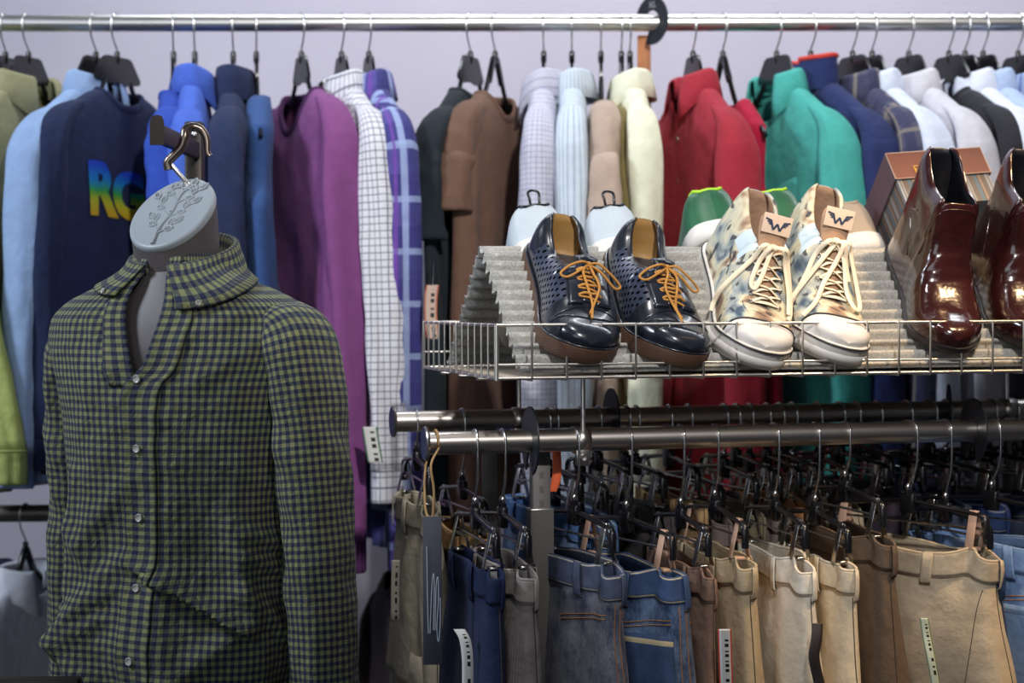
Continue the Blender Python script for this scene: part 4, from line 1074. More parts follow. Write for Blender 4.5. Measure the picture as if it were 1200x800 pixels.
# ---- printed canvas high-tops
def hightop(side, M, label, loops, seed=0):
    r = thing('high_top_sneaker', label, 'shoe', M=M, group='pair of printed high-top sneakers')
    s = Shoe(side, L=.29, z0=.03, spring=.019, H=[(0, .140), (.022, .142), (.2, .132), (.42, .128), (.46, .124), (.52, .108), (.60, .094), (.70, .080), (.80, .068), (.9, .060), (.96, .052), (1, .038)],
             collar=[(0, .142), (.08, .144), (.2, .132), (.32, .126), (.42, .130)], open_=(.022, .42), pw=[(0, .42), (.38, .42), (.5, .55), (.7, .68), (1, .55)], bend=.008, W=1.05,
             taper=lambda q, z: 1-.16*sstep(.05, .13, z)*(1-sstep(.45, .6, q)))
    m = MB()
    def mf(q, j, NA, nr): return 2 if q > .835 else (3 if (.32 < q < .45 and min(j, nr-2-j) > 4) else 0)
    s.upper(m, mf); m.build('upper', [M_CANVAS, M_CLIN, M_RUB, M_LINER2, M_CLIN], r)
    m = MB(); s.sole(m, [(0, -.001), (.001, .002), (.004, .0034), (.031, .0042), (.0335, .0036), (.034, .0005)]); so = m.build('sole', M_RUB, r, auto=50)
    for z, nm in ((.0315, 'black_pinstripe'),):
        m = MB(); ol = s.outline(1.0, .0042); m.tube([Vector((x, y, z+s.spring*sstep(.56, 1.12, q)**1.3*2.1)) for x, y, q in ol], .0013, n=6, closed=True); m.build(nm, M_BLKLINE, so)
    m = MB(); ol = s.outline(1.0, .0046); pt_ = [Vector((x, y, .012+s.spring*sstep(.56, 1.12, q)**1.3*2.1)) for x, y, q in ol if q > .62]
    m.tube(pt_, .0012, n=6, flat=(.009, .0012), up=[(p-Vector((s.L*.75, s.c(.75), p.z))).normalized() for p in pt_]); m.build('toe_bumper', M_RUB, so)
    m = MB(); m.tube([s.pt(.835, a)+Vector((0, 0, .0004)) for a in [lerp(.05, PI-.05, i/24) for i in range(25)]], .0016, n=6); m.build('toe_cap_edge', M_BLKLINE, r)
    # tongue with emblem
    tg = [s.nrm_pt(q, 0, .001) for q in (.70, .63, .57, .52, .475)]+[Vector((.415*s.L, s.c(.40), .136)), Vector((.37*s.L, s.c(.36), .152)), Vector((.345*s.L, s.c(.34), .164))]
    wd = [.013, .014, .0155, .017, .019, .022, .025, .022]; g = []
    for p, w_ in zip(tg, wd): g.append([Vector((p.x-abs(a)**2*.006, p.y+a*w_, p.z-abs(a)**2*.002)) for a in (-1, -.5, 0, .5, 1)])
    m = MB(); m.grid(g); to = m.build('tongue', [M_CLIN], r, solid=.003, sub=1)
    pc = (tg[-2]+tg[-1])/2; ax = (tg[-1]-tg[-3]).normalized(); nn = ax.cross(Vector((0, 1, 0))); nn = Vector((ax.z, 0, -ax.x))
    Mx = Matrix(((0, ax.x, nn.x, 0), (1, ax.y, nn.y, 0), (0, ax.z, nn.z, 0), (0, 0, 0, 1)))
    pc2 = tg[-3]*.35+tg[-1]*.65+nn*.003
    m = MB(); m.box(pc2, (.044, .028, .0014), Mx.to_3x3(), .0005); pt2 = m.build('patch', plain('cream_patch', (214, 190, 168), .8), to)
    # winged W emblem in navy
    em = MB(); o = pc2+nn*.0012
    def L2(x, y): return o+Vector((0, 1, 0))*x+ax*y
    for sg in (-1, 1):
        for (a, b, w_) in (((0, .001), (sg*.005, -.008), .0017), ((sg*.005, -.008), (sg*.010, .003), .0017), ((sg*.009, .004), (sg*.019, .006), .0013), ((sg*.010, .0015), (sg*.016, .0025), .0011), ((sg*.009, -.001), (sg*.0135, -.0005), .001)):
            em.tube([L2(*a), L2(*b)], .001, n=6, flat=(w_, .0005), up=nn)
    em.build('emblem', plain('navy_print', (44, 58, 84), .8), pt2)
    # eyelets, lacing, bow
    m = MB(); qs = [.46, .51, .56, .61, .66, .71]
    for q in qs:
        for sg in (-1, 1):
            p = s.nrm_pt(q, sg*.021, .0012); p2 = s.nrm_pt(q, sg*.024, .0012); n_ = (s.nrm_pt(q-.01, sg*.021)-p).cross(p2-p).normalized()
            if n_.z < 0: n_ = -n_
            q_ = n_.to_track_quat('Z', 'Y').to_matrix().to_4x4()
            m.tube([p+q_.to_3x3() @ Vector((.0036*cos(a*PI/6), .0036*sin(a*PI/6), .001)) for a in range(12)], .0011, n=5, closed=True)
    m.build('eyelets', M_HOLE, r)
    m = MB()
    for a, b in zip(qs[:-1], qs[1:]):
        for sg in (-1, 1):
            pa = [s.nrm_pt(b, sg*.020, .003), s.nrm_pt(lerp(b, a, .3), sg*.009, .006), s.nrm_pt(lerp(b, a, .5), 0, .0065+.0015*sg), s.nrm_pt(lerp(b, a, .7), -sg*.009, .006), s.nrm_pt(a, -sg*.020, .003)]
            lace(m, pa, flat=(.0036, .0010), up=(-.35, 0, 1), n=8)
    lace(m, [s.nrm_pt(.71, -.020, .003), s.nrm_pt(.715, 0, .005), s.nrm_pt(.71, .020, .003)], flat=(.0036, .001), n=8)
    lo = m.build('lace', M_WLACE, r)
    m = MB(); k = s.nrm_pt(.47, 0, .012)
    m.box(k, (.012, .012, .007), None, .003)
    for pa in loops(k, s): lace(m, [k]+pa, flat=(.0036, .0010), up=(.45, 0, .9), n=8, sub=8)
    m.build('bow', M_WLACE, lo)
    return r
V = Vector
def loops_left(k, s):
    return [[k+V((.01, -.02, .006)), s.nrm_pt(.52, -.030, .012), s.pt(.60, rad(155))+V((0, -.008, .010)), s.pt(.62, rad(168))+V((0, -.010, .0)), s.pt(.66, rad(172))+V((0, -.010, -.004))],
            [k+V((.012, -.012, .004)), s.nrm_pt(.54, -.020, .014), s.nrm_pt(.63, -.026, .012), s.nrm_pt(.655, -.020, .010), s.nrm_pt(.6, -.012, .013), s.nrm_pt(.5, -.005, .014), k],
            [k+V((.008, .016, .006)), s.nrm_pt(.50, .030, .010), s.nrm_pt(.60, .038, .008), s.nrm_pt(.72, .040, .006), s.nrm_pt(.77, .036, .004)],
            [k+V((.008, .012, .005)), s.nrm_pt(.52, .024, .012), s.nrm_pt(.63, .034, .010), s.nrm_pt(.74, .036, .006)]]
def loops_right(k, s):
    return [[k+V((.012, -.018, .004)), s.nrm_pt(.52, -.030, .010), s.nrm_pt(.62, -.042, .010), s.pt(.70, rad(162))+V((0, -.004, .004)), s.pt(.68, rad(160))+V((0, -.002, .012)), s.nrm_pt(.56, -.022, .014), k],
            [k+V((.012, .006, .004)), s.nrm_pt(.56, .000, .016), s.nrm_pt(.66, -.018, .014), s.nrm_pt(.78, -.036, .010), s.pt(.84, rad(155))+V((0, -.006, .004))],
            [k+V((.008, .016, .006)), s.nrm_pt(.50, .028, .012), s.nrm_pt(.62, .036, .012), s.nrm_pt(.74, .036, .008), s.nrm_pt(.765, .024, .008), s.nrm_pt(.68, .016, .010), s.nrm_pt(.54, .014, .014), k],
            [k+V((.010, .01, .004)), s.nrm_pt(.54, .018, .012), s.nrm_pt(.62, .022, .010)]]
hightop(1, shoe_matrix(RU(878, .02), RU(846, .23), L=.29, vtoe=.022, ztoe=-.018, roll=rad(11)), 'printed canvas high-top sneaker with white laces, left of the pair, next to the dark derby', loops_left)
hightop(-1, shoe_matrix(RU(967, .02), RU(930, .23), L=.29, vtoe=.024, roll=rad(9)), 'printed canvas high-top sneaker with a winged emblem on its tongue, right of the pair', loops_right)
# ---- burgundy ankle boots
def boot(side, M, label):
    r = thing('ankle_boot', label, 'boot', M=M, group='pair of burgundy ankle boots')
    s = Shoe(side, L=.285, z0=.016, H=[(0, .19), (.03, .195), (.2, .188), (.42, .178), (.45, .168), (.475, .145), (.51, .120), (.56, .102), (.62, .080), (.72, .064), (.82, .053), (.92, .046), (.965, .04), (1, .028)],
             collar=[(0, .192), (.06, .197), (.18, .182), (.28, .172), (.44, .178)], open_=(.022, .43), pw=[(0, .40), (.38, .40), (.47, .5), (.62, .66), (1, .55)], bend=.006, W=1.0, inner=.004, spring=.014,
             taper=lambda q, z: 1-(.20*sstep(.05, .11, z)-.08*sstep(.13, .19, z))*(1-sstep(.45, .62, q)),
             wpts=[(0, .0), (.004, .013), (.015, .024), (.04, .0335), (.1, .0405), (.22, .0440), (.38, .0445), (.5, .0450), (.63, .0500), (.73, .0520), (.82, .0485), (.9, .0390), (.955, .0270), (.985, .0160), (1, .0)])
    base_pt = s.pt
    def pt(q, ph, H=None, zoff=0.0):
        p = base_pt(q, ph, H)
        k = math.exp(-((q-.56)/.07)**2)                 # creases over the instep and the ball
        p.z += .0020*k*sin(q*150+3*cos(ph)+2*nz(q*8, ph))*sin(ph)**.5
        k2 = sstep(.07, .11, p.z)*(1-sstep(.13, .16, p.z))*(1-sstep(.45, .55, q))
        off = .0010*k2*sin(p.z*260+4*nz(q*6, ph*1.3, side)); p.y += off*(1 if cos(ph) > 0 else -1)
        return p
    s.pt = pt
    m = MB(); s.upper(m); m.build('upper', [L_BORD, L_BLIN, L_BORD, L_BORD, L_BLIN], r)
    ml = plain('dark_boot_sole', (26, 20, 20), .45)
    m = MB(); s.sole(m, [(.006, -.001), (.0068, .0024), (.014, .0034), (.0155, .003), (.016, .0)]); m.build('sole', ml, r, auto=50)
    m = MB(); ol = [(x, y) for x, y, q in s.outline(.98, .001) if q < .25]; m.prism([(x, y) for x, y in ol], .03, Matrix.Translation((0, 0, -.008))); m.build('heel', ml, r, auto=50)
    m = MB()
    for sg in (1, -1):     # side seams of the elastic gusset panel
        m.tube(cr([s.pt(.24, rad(90-sg*75), .2)+V((0, 0, 0)) for _ in (0,)]+[s.pt(lerp(.16, .34, i/5), rad(90-sg*lerp(76, 66, i/5)), lerp(.178, .08, i/5)*1.02) for i in range(6)], 4), .0011, n=5)
    m.tube([s.pt(.45, a) for a in [lerp(.2, PI-.2, i/24) for i in range(25)]], .001, n=5)
    m.build('seam', L_BORD, r)
    return r
boot(1, shoe_matrix(RU(1112, .02), RU(1062, .23), L=.285, vtoe=.018, ztoe=-.004, lift=.008, roll=rad(-1)), 'glossy burgundy ankle boot, left one, in front of the brown shoebox')
boot(-1, shoe_matrix(RU(1210, .02), RU(1156, .23), L=.285, vtoe=.018, ztoe=-.004, lift=.008, roll=rad(-1)), 'glossy burgundy ankle boot cut by the right edge of the photo')
# ---- shoes on the far slope, heels up
def runner(M, label, um, lm, sm, side=1, loop=False, rim=None, group=None, stripe=None):
    r = thing('running_shoe', label, 'shoe', M=M, group=group)
    s = Shoe(side, L=.28, z0=.03, H=[(0, .092), (.03, .098), (.2, .08), (.40, .09), (.5, .085), (.7, .062), (.9, .05), (1, .034)], collar=[(0, .096), (.05, .1), (.15, .085), (.28, .076), (.42, .092)], open_=(.03, .42), pw=[(0, .5), (.5, .62), (1, .6)], W=1.06, inner=.009)
    m = MB(); s.upper(m); m.build('upper', [um, lm, um, um, lm], r)
    m = MB(); s.sole(m, [(0, -.003), (.002, .002), (.012, .005), (.028, .004), (.032, .001)]); m.build('sole', sm, r, auto=60)
    m = MB(); m.tube([s.pt(q, rad(66), (interp(s.collar, q)-s.z0)/sin(rad(66))**.5+s.z0) for q in (.4, .3, .2, .12, .06, .032)]+[s.pt(q, a) for q, a in ((.012, 1.2), (.008, 1.57), (.012, 1.94))]+[s.pt(q, PI-rad(66), (interp(s.collar, q)-s.z0)/sin(rad(66))**.5+s.z0) for q in (.032, .06, .12, .2, .3, .4)], .003, n=6); m.build('collar_rim', rim or um, r)
    if loop:
        m = MB(); m.tube(cr([V((.006, .007, .09)), V((-.004, .008, .103)), V((-.006, .009, .112)), V((-.004, .002, .118)), V((-.004, -.007, .113)), V((0, -.007, .102)), V((.006, -.006, .092))], 6), .0021, n=6); m.build('pull_loop', M_BLACKP, r)
    if stripe:
        m = MB(); g = []
        for i in range(15):
            a = lerp(.25, PI-.25, i/14); g.append([s.pt(.02+.26*abs(cos(a))**1.5, a)+V((-.003, 0, dz-.03)) for dz in (-.008, 0, .008)])
        m.grid(g, flip=True); m.build('heel_band', stripe, r, solid=.002)
    return r
M_WSH = plain('white_mesh', (178, 188, 196), .7, var=.06, bump=.3, bscale=500); M_GRN = leather('green_synthetic', (34, 92, 60), .4, .2); M_LIME = plain('lime_edge', (170, 214, 40), .5)
M_GIN = plain('green_lining', (40, 70, 56), .7)
for px, lab in ((630, 'white running shoe with black pull loop behind the left dark derby'), (718, 'white running shoe with black pull loop behind the right dark derby')):
    runner(shoe_matrix(RU(px, VA+.2), RU(px, VA+.03), back=True, push=-.012, lift=-.012), lab, M_WSH, M_WSH, M_RUB, loop=True, rim=M_BLACKP, group='white running shoes behind the derbies')
for px, lab in ((836, 'green running shoe with lime edge behind the left high-top'), (913, 'green running shoe with lime edge between the two high-tops')):
    runner(shoe_matrix(RU(px, VA+.2), RU(px, VA+.03), back=True, push=-.022, lift=.022), lab, M_GRN, M_GIN, M_RUB, rim=M_LIME, group='green running shoes behind the high-tops', stripe=M_RUB)
runner(shoe_matrix(RU(1003, VA+.2), RU(1003, VA+.04), back=True, push=.02, lift=.0), 'beige shoe peeking out left of the brown shoebox', plain('beige_suede', (164, 146, 126), .9), M_GIN, M_RUB)
# ---- shoebox leaning on the far slope
db = (E2*cos(SLB)-EZ*sin(SLB)).normalized(); nb_ = (E2*sin(SLB)+EZ*cos(SLB)).normalized()
xr = (E1*cos(rad(-10))+db*sin(rad(-10))).normalized(); fb = -(db*cos(rad(-10))-E1*sin(rad(-10)))
ob_ = P(1062, 240, 2.80)
BXM = Matrix(((xr.x, db.x, nb_.x, ob_.x), (xr.y, db.y, nb_.y, ob_.y), (xr.z, db.z, nb_.z, ob_.z), (0, 0, 0, 1)))
bx = thing('shoebox', 'brown striped shoebox with gold lettering behind the boots', 'box', M=BXM)
BW, BHH, BLn = .158, .105, .30
t = NT('box_stripes'); u, v = t.uv()
cur = hexc((92, 80, 72))
for k, (off, wd, cc) in enumerate(((0, .10, (132, 138, 142)), (.3, .06, (150, 120, 100)), (.55, .16, (74, 96, 108)), (.85, .06, (140, 138, 132)))): cur = t.mix(t.stripe(u, .036, off, wd), cur, hexc(cc))
t.set(base=cur, rough=.5); M_STR = t.m
M_LID = plain('brown_lid_board', (112, 62, 44), .45, var=.06); M_LIDS = plain('mauve_brown_board', (92, 76, 82), .5, var=.05)
m = MB(); m.box((BW/2, BLn/2, BHH*.27), (BW-.006, BLn-.006, BHH*.55), None, 0); m.build('box_base', M_STR, bx, smooth=False)
lz0, lz1 = BHH*.5, BHH
m = MB(); t_ = .0022
m.box((BW/2, BLn/2, lz1), (BW, BLn, t_), None, 0)
for c_, s_ in (((BW/2, 0, (lz0+lz1)/2), (BW, t_, lz1-lz0)), ((BW/2, BLn, (lz0+lz1)/2), (BW, t_, lz1-lz0))): m.box(c_, s_, None, 0)
m.box((0, BLn/2, (lz0+lz1)/2), (t_, BLn, lz1-lz0), None, 0, 1); m.box((BW, BLn/2, (lz0+lz1)/2), (t_, BLn, lz1-lz0), None, 0, 1)
lid = m.build('lid', [M_LID, M_LIDS], bx, smooth=False)
m = MB(); M_EDGE = plain('worn_board_edge', (188, 160, 140), .7)
m.tube([(0, -.001, lz0), (0, -.001, lz1), (BW, -.001, lz1), (BW, -.001, lz0)], .0009, n=5); m.tube([(0, -.001, lz0), (BW, -.001, lz0)], .0007, n=5); m.build('lid_edge', M_EDGE, lid)
cu = bpy.data.curves.new('gold_lettering', 'FONT'); cu.body = 'F'; cu.size = .022; cu.extrude = .0002
o_ = bpy.data.objects.new('gold_lettering', cu); COL.objects.link(o_); dg = bpy.context.evaluated_depsgraph_get(); me = bpy.data.meshes.new_from_object(o_.evaluated_get(dg)); bpy.data.objects.remove(o_)
o2 = bpy.data.objects.new('gold_lettering', me); COL.objects.link(o2); me.materials.append(plain('gold_foil', (222, 180, 96), .35, .8)); o2.parent = lid
o2.matrix_local = Matrix.Translation((.034, -.0022, lz0+.008)) @ Matrix.Rotation(PI/2, 4, 'X')
# ------------------------------------------------------------------ torso form with the gingham shirt
DM = 2.62
MO = P(212, 302, DM)
MROT = rad(-20)
MM = Matrix.Translation(MO) @ Matrix.Rotation(MROT, 4, 'Z')      # local: x to its left (photo right), -y forward
M_FORM = plain('grey_form_skin', (88, 82, 82), .5, var=.08); M_CAP = plain('pale_grey_cap', (158, 166, 172), .42, bump=.2, bscale=300)
mq = thing('torso_mannequin', 'hanging grey torso mannequin with a leaf-patterned neck cap', 'mannequin', M=MM)
TW = [(-.95, .155), (-.75, .165), (-.62, .168), (-.5, .160), (-.4, .160), (-.28, .172), (-.16, .186), (-.10, .188), (-.07, .170), (-.04, .125), (-.015, .085), (.01, .066), (.04, .060)]
TD = [(-.95, .11), (-.75, .108), (-.62, .102), (-.5, .095), (-.4, .096), (-.28, .104), (-.16, .104), (-.10, .092), (-.07, .080), (-.04, .068), (-.015, .060), (.01, .058), (.04, .056)]
rows = []
for i in range(50):
    z = lerp(-.92, .012, i/49); w, d = interp(TW, z+.02*sstep(-.16, -.05, z))*.93, interp(TD, z)*.92
    rows.append([V((w*sgp(cos(2*PI*k/48), .85), d*sgp(sin(2*PI*k/48), .85)-.004*sstep(-.3, -.12, z)+.012*sstep(-.06, .03, z), z)) for k in range(48)])
m = MB(); m.grid(rows, closed=True, flip=False); m.ngon(rows[0], 0, True); m.build('torso', M_FORM, mq)
CN = V((-.004, -.012, .058)); nrm = V((-.06, -sin(rad(46)), cos(rad(46)))).normalized(); ca = V((0, 0, 1)).cross(nrm).normalized(); cb = nrm.cross(ca)
capr = [CN+ca*(.064*cos(2*PI*k/48))+cb*(.072*sin(2*PI*k/48)) for k in range(48)]
base = [V((.064*cos(2*PI*k/48)-.002, .054*sin(2*PI*k/48)+.004, -.06)) for k in range(48)]
# line the rings up by angle about the neck axis
def ang(p): return math.atan2(p.y-.0, p.x)
st = min(range(48), key=lambda k: abs(ang(capr[k]-CN)))
if (ca.cross(cb)).z > 0: capr2 = [capr[(st+k) % 48] for k in range(48)]
else: capr2 = [capr[(st-k) % 48] for k in range(48)]
rows = []
for i in range(15):
    t = i/14; rows.append([base[k].lerp(capr2[k], t)+V((0, 0, .0)) + ((base[k]-V((-.002, .004, -.06))).normalized()*(-.001*sin(PI*t))) for k in range(48)])
m = MB(); m.grid(rows, closed=True, flip=False); m.build('neck', M_FORM, mq)
m = MB(); rr = []
for k_, o in ((1.0, .0), (1.0, .004), (.98, .0075), (.93, .009), (.9, .0085), (.5, .0095), (.02, .0105)):
    rr.append([CN+(p-CN)*k_+nrm*o for p in capr2])
m.grid(rr, closed=True)
def capp(a, b, h=.010): return CN+ca*(.064*a)+cb*(.072*b)+nrm*h
def twig(pts, r0=.0024):
    m.tube(cr([capp(a, b, .0104) for a, b in pts], 5), lambda t: r0*(1-.5*t), n=6)
def leaf(a, b, ang_, ln=.2, wd=.055):
    c, s_ = cos(rad(ang_)), sin(rad(ang_)); ol = []
    for i in range(15):
        t = i/14; w = wd*sin(PI*t)**.8; ol.append((a+c*ln*t-s_*w, b+s_*ln*t+c*w))
    for i in range(14, -1, -1):
        t = i/14; w = -wd*sin(PI*t)**.8; ol.append((a+c*ln*t-s_*w, b+s_*ln*t+c*w))
    m.tube([capp(x, y, .0100) for x, y in ol], .0015, n=5, closed=True)
    m.tube([capp(a, b, .0098), capp(a+c*ln*.8, b+s_*ln*.8, .0098)], .0008, n=5)
twig([(.0, -.9), (-.04, -.45), (.06, .0), (.02, .45), (.16, .86)])
for b0, sd, ln in ((-.62, 1, .5), (-.5, -1, .55), (-.22, 1, .75), (-.08, -1, .8), (.2, 1, .7), (.34, -1, .7), (.56, 1, .42), (.64, -1, .4)):
    x0 = -.02+.05*b0; a_ = rad(52); ex, ey = x0+sd*ln*cos(a_)*1.05, b0+ln*sin(a_)*.75
    twig([(x0, b0), ((x0+ex)/2+.02*sd, (b0+ey)/2-.02), (ex, ey)], .0013)
    for t_, da in ((.4, 38), (.68, -38), (1.0, 0)):
        px_, py_ = lerp(x0, ex, t_), lerp(b0, ey, t_)
        if px_*px_+py_*py_ < .62: leaf(px_, py_, (52 if sd > 0 else 128)-da*sd, .22, .062)
m.build('neck_cap', M_CAP, mq, auto=60)
hk = capp(-.02, .80, .006); MI = MM.inverted()
def LP(px, py, D): return MI @ P(px, py, D)
DH = (MM @ hk).y
m = MB(); m.tube([hk-nrm*.004, hk+V((0, 0, .004)), LP(198, 190, DH)], .0033, n=10); m.lathe([(.006, -.001), (.006, .003), (.004, .005)], Matrix.Translation(hk), 12); sh_ = m.build('hook_stem', M_STEEL, mq, auto=40)
m = MB()
hpts = [LP(198, 199, DH), LP(197, 190, DH), LP(203, 183, DH), LP(213, 172, DH), LP(216.5, 160, DH), LP(218, 152, DH+.004), LP(226, 148.5, DH+.01), LP(236, 152, DH+.012), LP(242, 163, DH+.012), LP(243, 178, DH+.01), LP(246, 183, DH+.01)]
m.tube(cr(hpts, 8), lambda t: .0068*(1-.35*sstep(.55, 1, t)), n=14); m.build('hook', plain('gunmetal_hook', (120, 108, 100), .3, .9), mq)
# face-out arm and its post
PD = 2.93; pc = P(228, 143, PD)
post = thing('display_post', 'square dark metal post with a face-out arm that the torso mannequin hangs from', 'post', loc=(pc.x, pc.y, 0))
m = MB(); m.box((0, 0, pc.z/2), (.028, .028, pc.z), None, .0025); po = m.build('upright', M_DARKMETAL, post, auto=40)
m = MB(); m.lathe([(.0045, 0), (.0045, .002), (.002, .0022)], Matrix.Translation((.002, -.0145, pc.z-.02)) @ Matrix.Rotation(PI/2, 4, 'X'), 12); m.build('bolt', M_STEEL, po)
tip = P(184, 158, DH-.045)
m = MB(); za = P(215, 157.5, DH).z
m.box(((tip.x-pc.x)/2, (tip.y-pc.y)/2-.007, za-.0), (.014, (pc.y-tip.y)-.014, .026), Matrix.Rotation(math.atan2(-(tip.x-pc.x), (pc.y-tip.y))*-1*-1, 3, 'Z'), .002); m.build('arm', M_DARKMETAL, post, auto=40)
m = MB(); ol = [(-.010, -.019), (.010, -.019), (.010, .014), (.007, .0215), (0, .0235), (-.007, .0215), (-.010, .014)]
m.prism(ol, .006, Matrix.Translation((tip.x-pc.x, tip.y-pc.y, za)) @ Matrix.Rotation(rad(14), 4, 'Z') @ Matrix(((1, 0, 0, 0), (0, 0, -1, 0), (0, 1, 0, 0), (0, 0, 0, 1)))); m.build('end_plate', M_DARKMETAL, post, auto=40)
# ---- shirt
t = NT('gingham_poplin'); u, v = t.uv(); per = .0112
wob = t.math('MULTIPLY', t.math('SUBTRACT', t.noise(9, 2), .5), .004)
su_ = t.stripe(t.math('ADD', u, wob), per, 0, .5); sv_ = t.stripe(v, per*.96, 0, .5)
both = t.math('MULTIPLY', su_, sv_); one = t.math('SUBTRACT', t.math('ADD', su_, sv_), t.math('MULTIPLY', both, 2.0))
c0, c1, c2 = hexc((136, 138, 94)), hexc((82, 87, 80)), hexc((36, 41, 68))
cur = t.mix(one, c0, c1); cur = t.mix(both, cur, c2); cur = t.mix(.10, cur, t.ramp(t.noise(120, 4), [(.3, (0, 0, 0, 1)), (.7, (1, 1, 1, 1))]), 'OVERLAY')
t.set(base=cur, rough=.85, spec=.25, sheen=.08)
rdg = t.math('ABSOLUTE', t.math('SUBTRACT', t.noise(38, 3, .6, dist=.6), .5))
hgt = t.math('ADD', t.math('MULTIPLY', rdg, .42), t.math('ADD', t.math('MULTIPLY', t.noise(26, 3, .55), .55), t.math('ADD', t.math('MULTIPLY', t.noise(75, 2, .5, stretch=(1, 1, .5)), .16), t.math('MULTIPLY', t.noise(1200, 1), .03))))
t.bump(hgt, .85, .014); M_GING = t.m
sh = thing('gingham_shirt', 'olive and navy gingham button-down shirt worn by the torso mannequin', 'shirt', M=MM)
ZB1 = -.168        # first fastened button
FOLDS = [  # (theta offset from front in m, z) start / end, height, width, one-sided
 ((.005, -.440), (.115, -.515), .020, .016, 1), ((.110, -.375), (.135, -.500), .012, .014, 0), ((.02, -.45), (.03, -.60), .006, .012, 0),
 ((-.02, -.42), (-.14, -.555), .010, .014, 0), ((-.03, -.46), (-.15, -.565), .009, .012, 0), ((-.04, -.50), (-.15, -.575), .009, .011, 0), ((-.10, -.30), (-.11, -.47), .008, .012, 0),
 ((-.155, -.50), (-.06, -.60), .012, .016, 0), ((.13, -.38), (.20, -.40), .012, .012, 0), ((.13, -.41), (.21, -.44), .012, .012, 0), ((.12, -.46), (.20, -.52), .012, .014, 0),
 ((.03, -.12), (.11, -.06), .004, .012, 0), ((.06, -.17), (.13, -.10), .004, .012, 0), ((-.06, -.08), (-.03, -.16), .006, .010, 0), ((-.09, -.09), (-.06, -.20), .004, .010, 0),
 ((.02, -.22), (.12, -.30), .004, .012, 0), ((.015, -.26), (.10, -.36), .005, .012, 0), ((.0, -.30), (-.08, -.40), .005, .012, 0), ((.10, -.52), (.02, -.60), .010, .016, 0), ((-.12, -.36), (-.05, -.44), .006, .012, 0)]
SW = [(-.72, .172), (-.60, .178), (-.55, .183), (-.50, .178), (-.42, .170), (-.34, .170), (-.26, .176), (-.18, .188), (-.12, .203), (-.09, .202), (-.066, .182), (-.048, .146), (-.032, .104), (-.015, .077), (.006, .068)]
SD = [(-.72, .128), (-.60, .132), (-.55, .134), (-.50, .122), (-.42, .112), (-.34, .112), (-.26, .115), (-.18, .114), (-.12, .104), (-.09, .096), (-.066, .088), (-.048, .080), (-.032, .072), (-.015, .065), (.006, .062)]
def segd(px_, pz, a, b):
    ax_, az = a; bx_, bz = b; dx, dz = bx_-ax_, bz-az; L2_ = dx*dx+dz*dz
    t = clamp(((px_-ax_)*dx+(pz-az)*dz)/L2_); qx, qz = ax_+dx*t, az+dz*t
    sd = ((px_-ax_)*dz-(pz-az)*dx)/math.sqrt(L2_)
    return math.hypot(px_-qx, pz-qz), sd, t
def sp(a, z, off=0.0):
    """a = angle from the front centre (0) to the back (pi), positive to the photo right"""
    W, D = interp(SW, z), interp(SD, z)
    th = -PI/2+a; e = .86
    c, s_ = cos(th), sin(th)
    arc = a*.14
    h = 0.0
    low = sstep(-.2, -.5, z)
    h += .0045*nz(arc*14, z*9, 1.3)+.0030*nz(arc*27, z*20, 7.7)*(.5+.5*nz(arc*5, z*5, 3.3))+.0018*nz(arc*45, z*38, 2.1)+(.006+.007*low)*nz(arc*8+3, z*4.0, 5.2)*sstep(-.02, -.15, z)
    h += .006*low*sin(arc*55+3*nz(z*3, arc*3))
    for A, B, hh, w_, one in FOLDS:
        d, sd, t_ = segd(arc, z, A, B)
        if d < 3*w_:
            k = math.exp(-(d/w_)**2)
            h += hh*k*(1 if not one else (1.0 if sd < 0 else -.35*math.exp(-(d/(w_*.5))**2)))
    h *= sstep(.02, -.06, z)*.6+.4 if True else 1
    x, y = W*sgp(c, e), D*sgp(s_, e)
    n_ = V((c/W, s_/D, 0)).normalized()
    return V((x, y+.010*sstep(-.05, .01, z), z))+n_*(h+off)
def gap(z): return max(.006, (z-ZB1)*.15+.006) if z > ZB1 else .006
NAa, NZ = 150, 150; rows = []; zz = []; aa = []
for i in range(NZ+1):
    z = lerp(.004, -.70, (i/NZ)); zz.append(z); g0 = gap(z)/.14
    # left edge of the opening (photo left) and right edge
    al, ar = -g0*1.1, g0*.9
    row = []; ra = []
    for j in range(NAa+1):
        a = ar+(2*PI+al-ar)*j/NAa
        if a > PI: a2 = a-2*PI
        else: a2 = a
        row.append(sp(a2, z)); ra.append(a)
    rows.append(row); aa.append(ra)
m = MB(); m.grid(rows, flip=False, uv=lambda i, j: (aa[i][j]*.165, zz[i]))
m.build('body', M_GING, sh, solid=.0014)
# placket on the photo-right edge, folded back above the first button
g = []; zs_ = []
for i in range(90):
    z = lerp(.0, -.695, i/89); g0 = gap(z)/.14; c0_ = g0*.9 if z > ZB1 else 0.0
    lo, hi = (c0_-.012/.14, c0_+.020/.14) if z > ZB1 else (-.016/.14, .017/.14)
    k = sstep(ZB1-.03, ZB1+.02, z); lo = lerp(-.016/.14, c0_-.006/.14, k); hi = lerp(.017/.14, c0_+.026/.14, k)
    g.append([sp(lerp(lo, hi, q), z, o) for q, o in ((0, .0015), (.04, .004), (.12, .0042), (.16, .0034), (.5, .0038), (.84, .0034), (.88, .0042), (.96, .004), (1, .0015))]); zs_.append(z)
m = MB(); m.grid(g, uv=lambda i, j: (.002+(0, .0013, .004, .0053, .0165, .0277, .029, .0317, .033)[min(j, 8)], zs_[min(i, 89)])); pl = m.build('placket', M_GING, sh, solid=.0012)
g = []
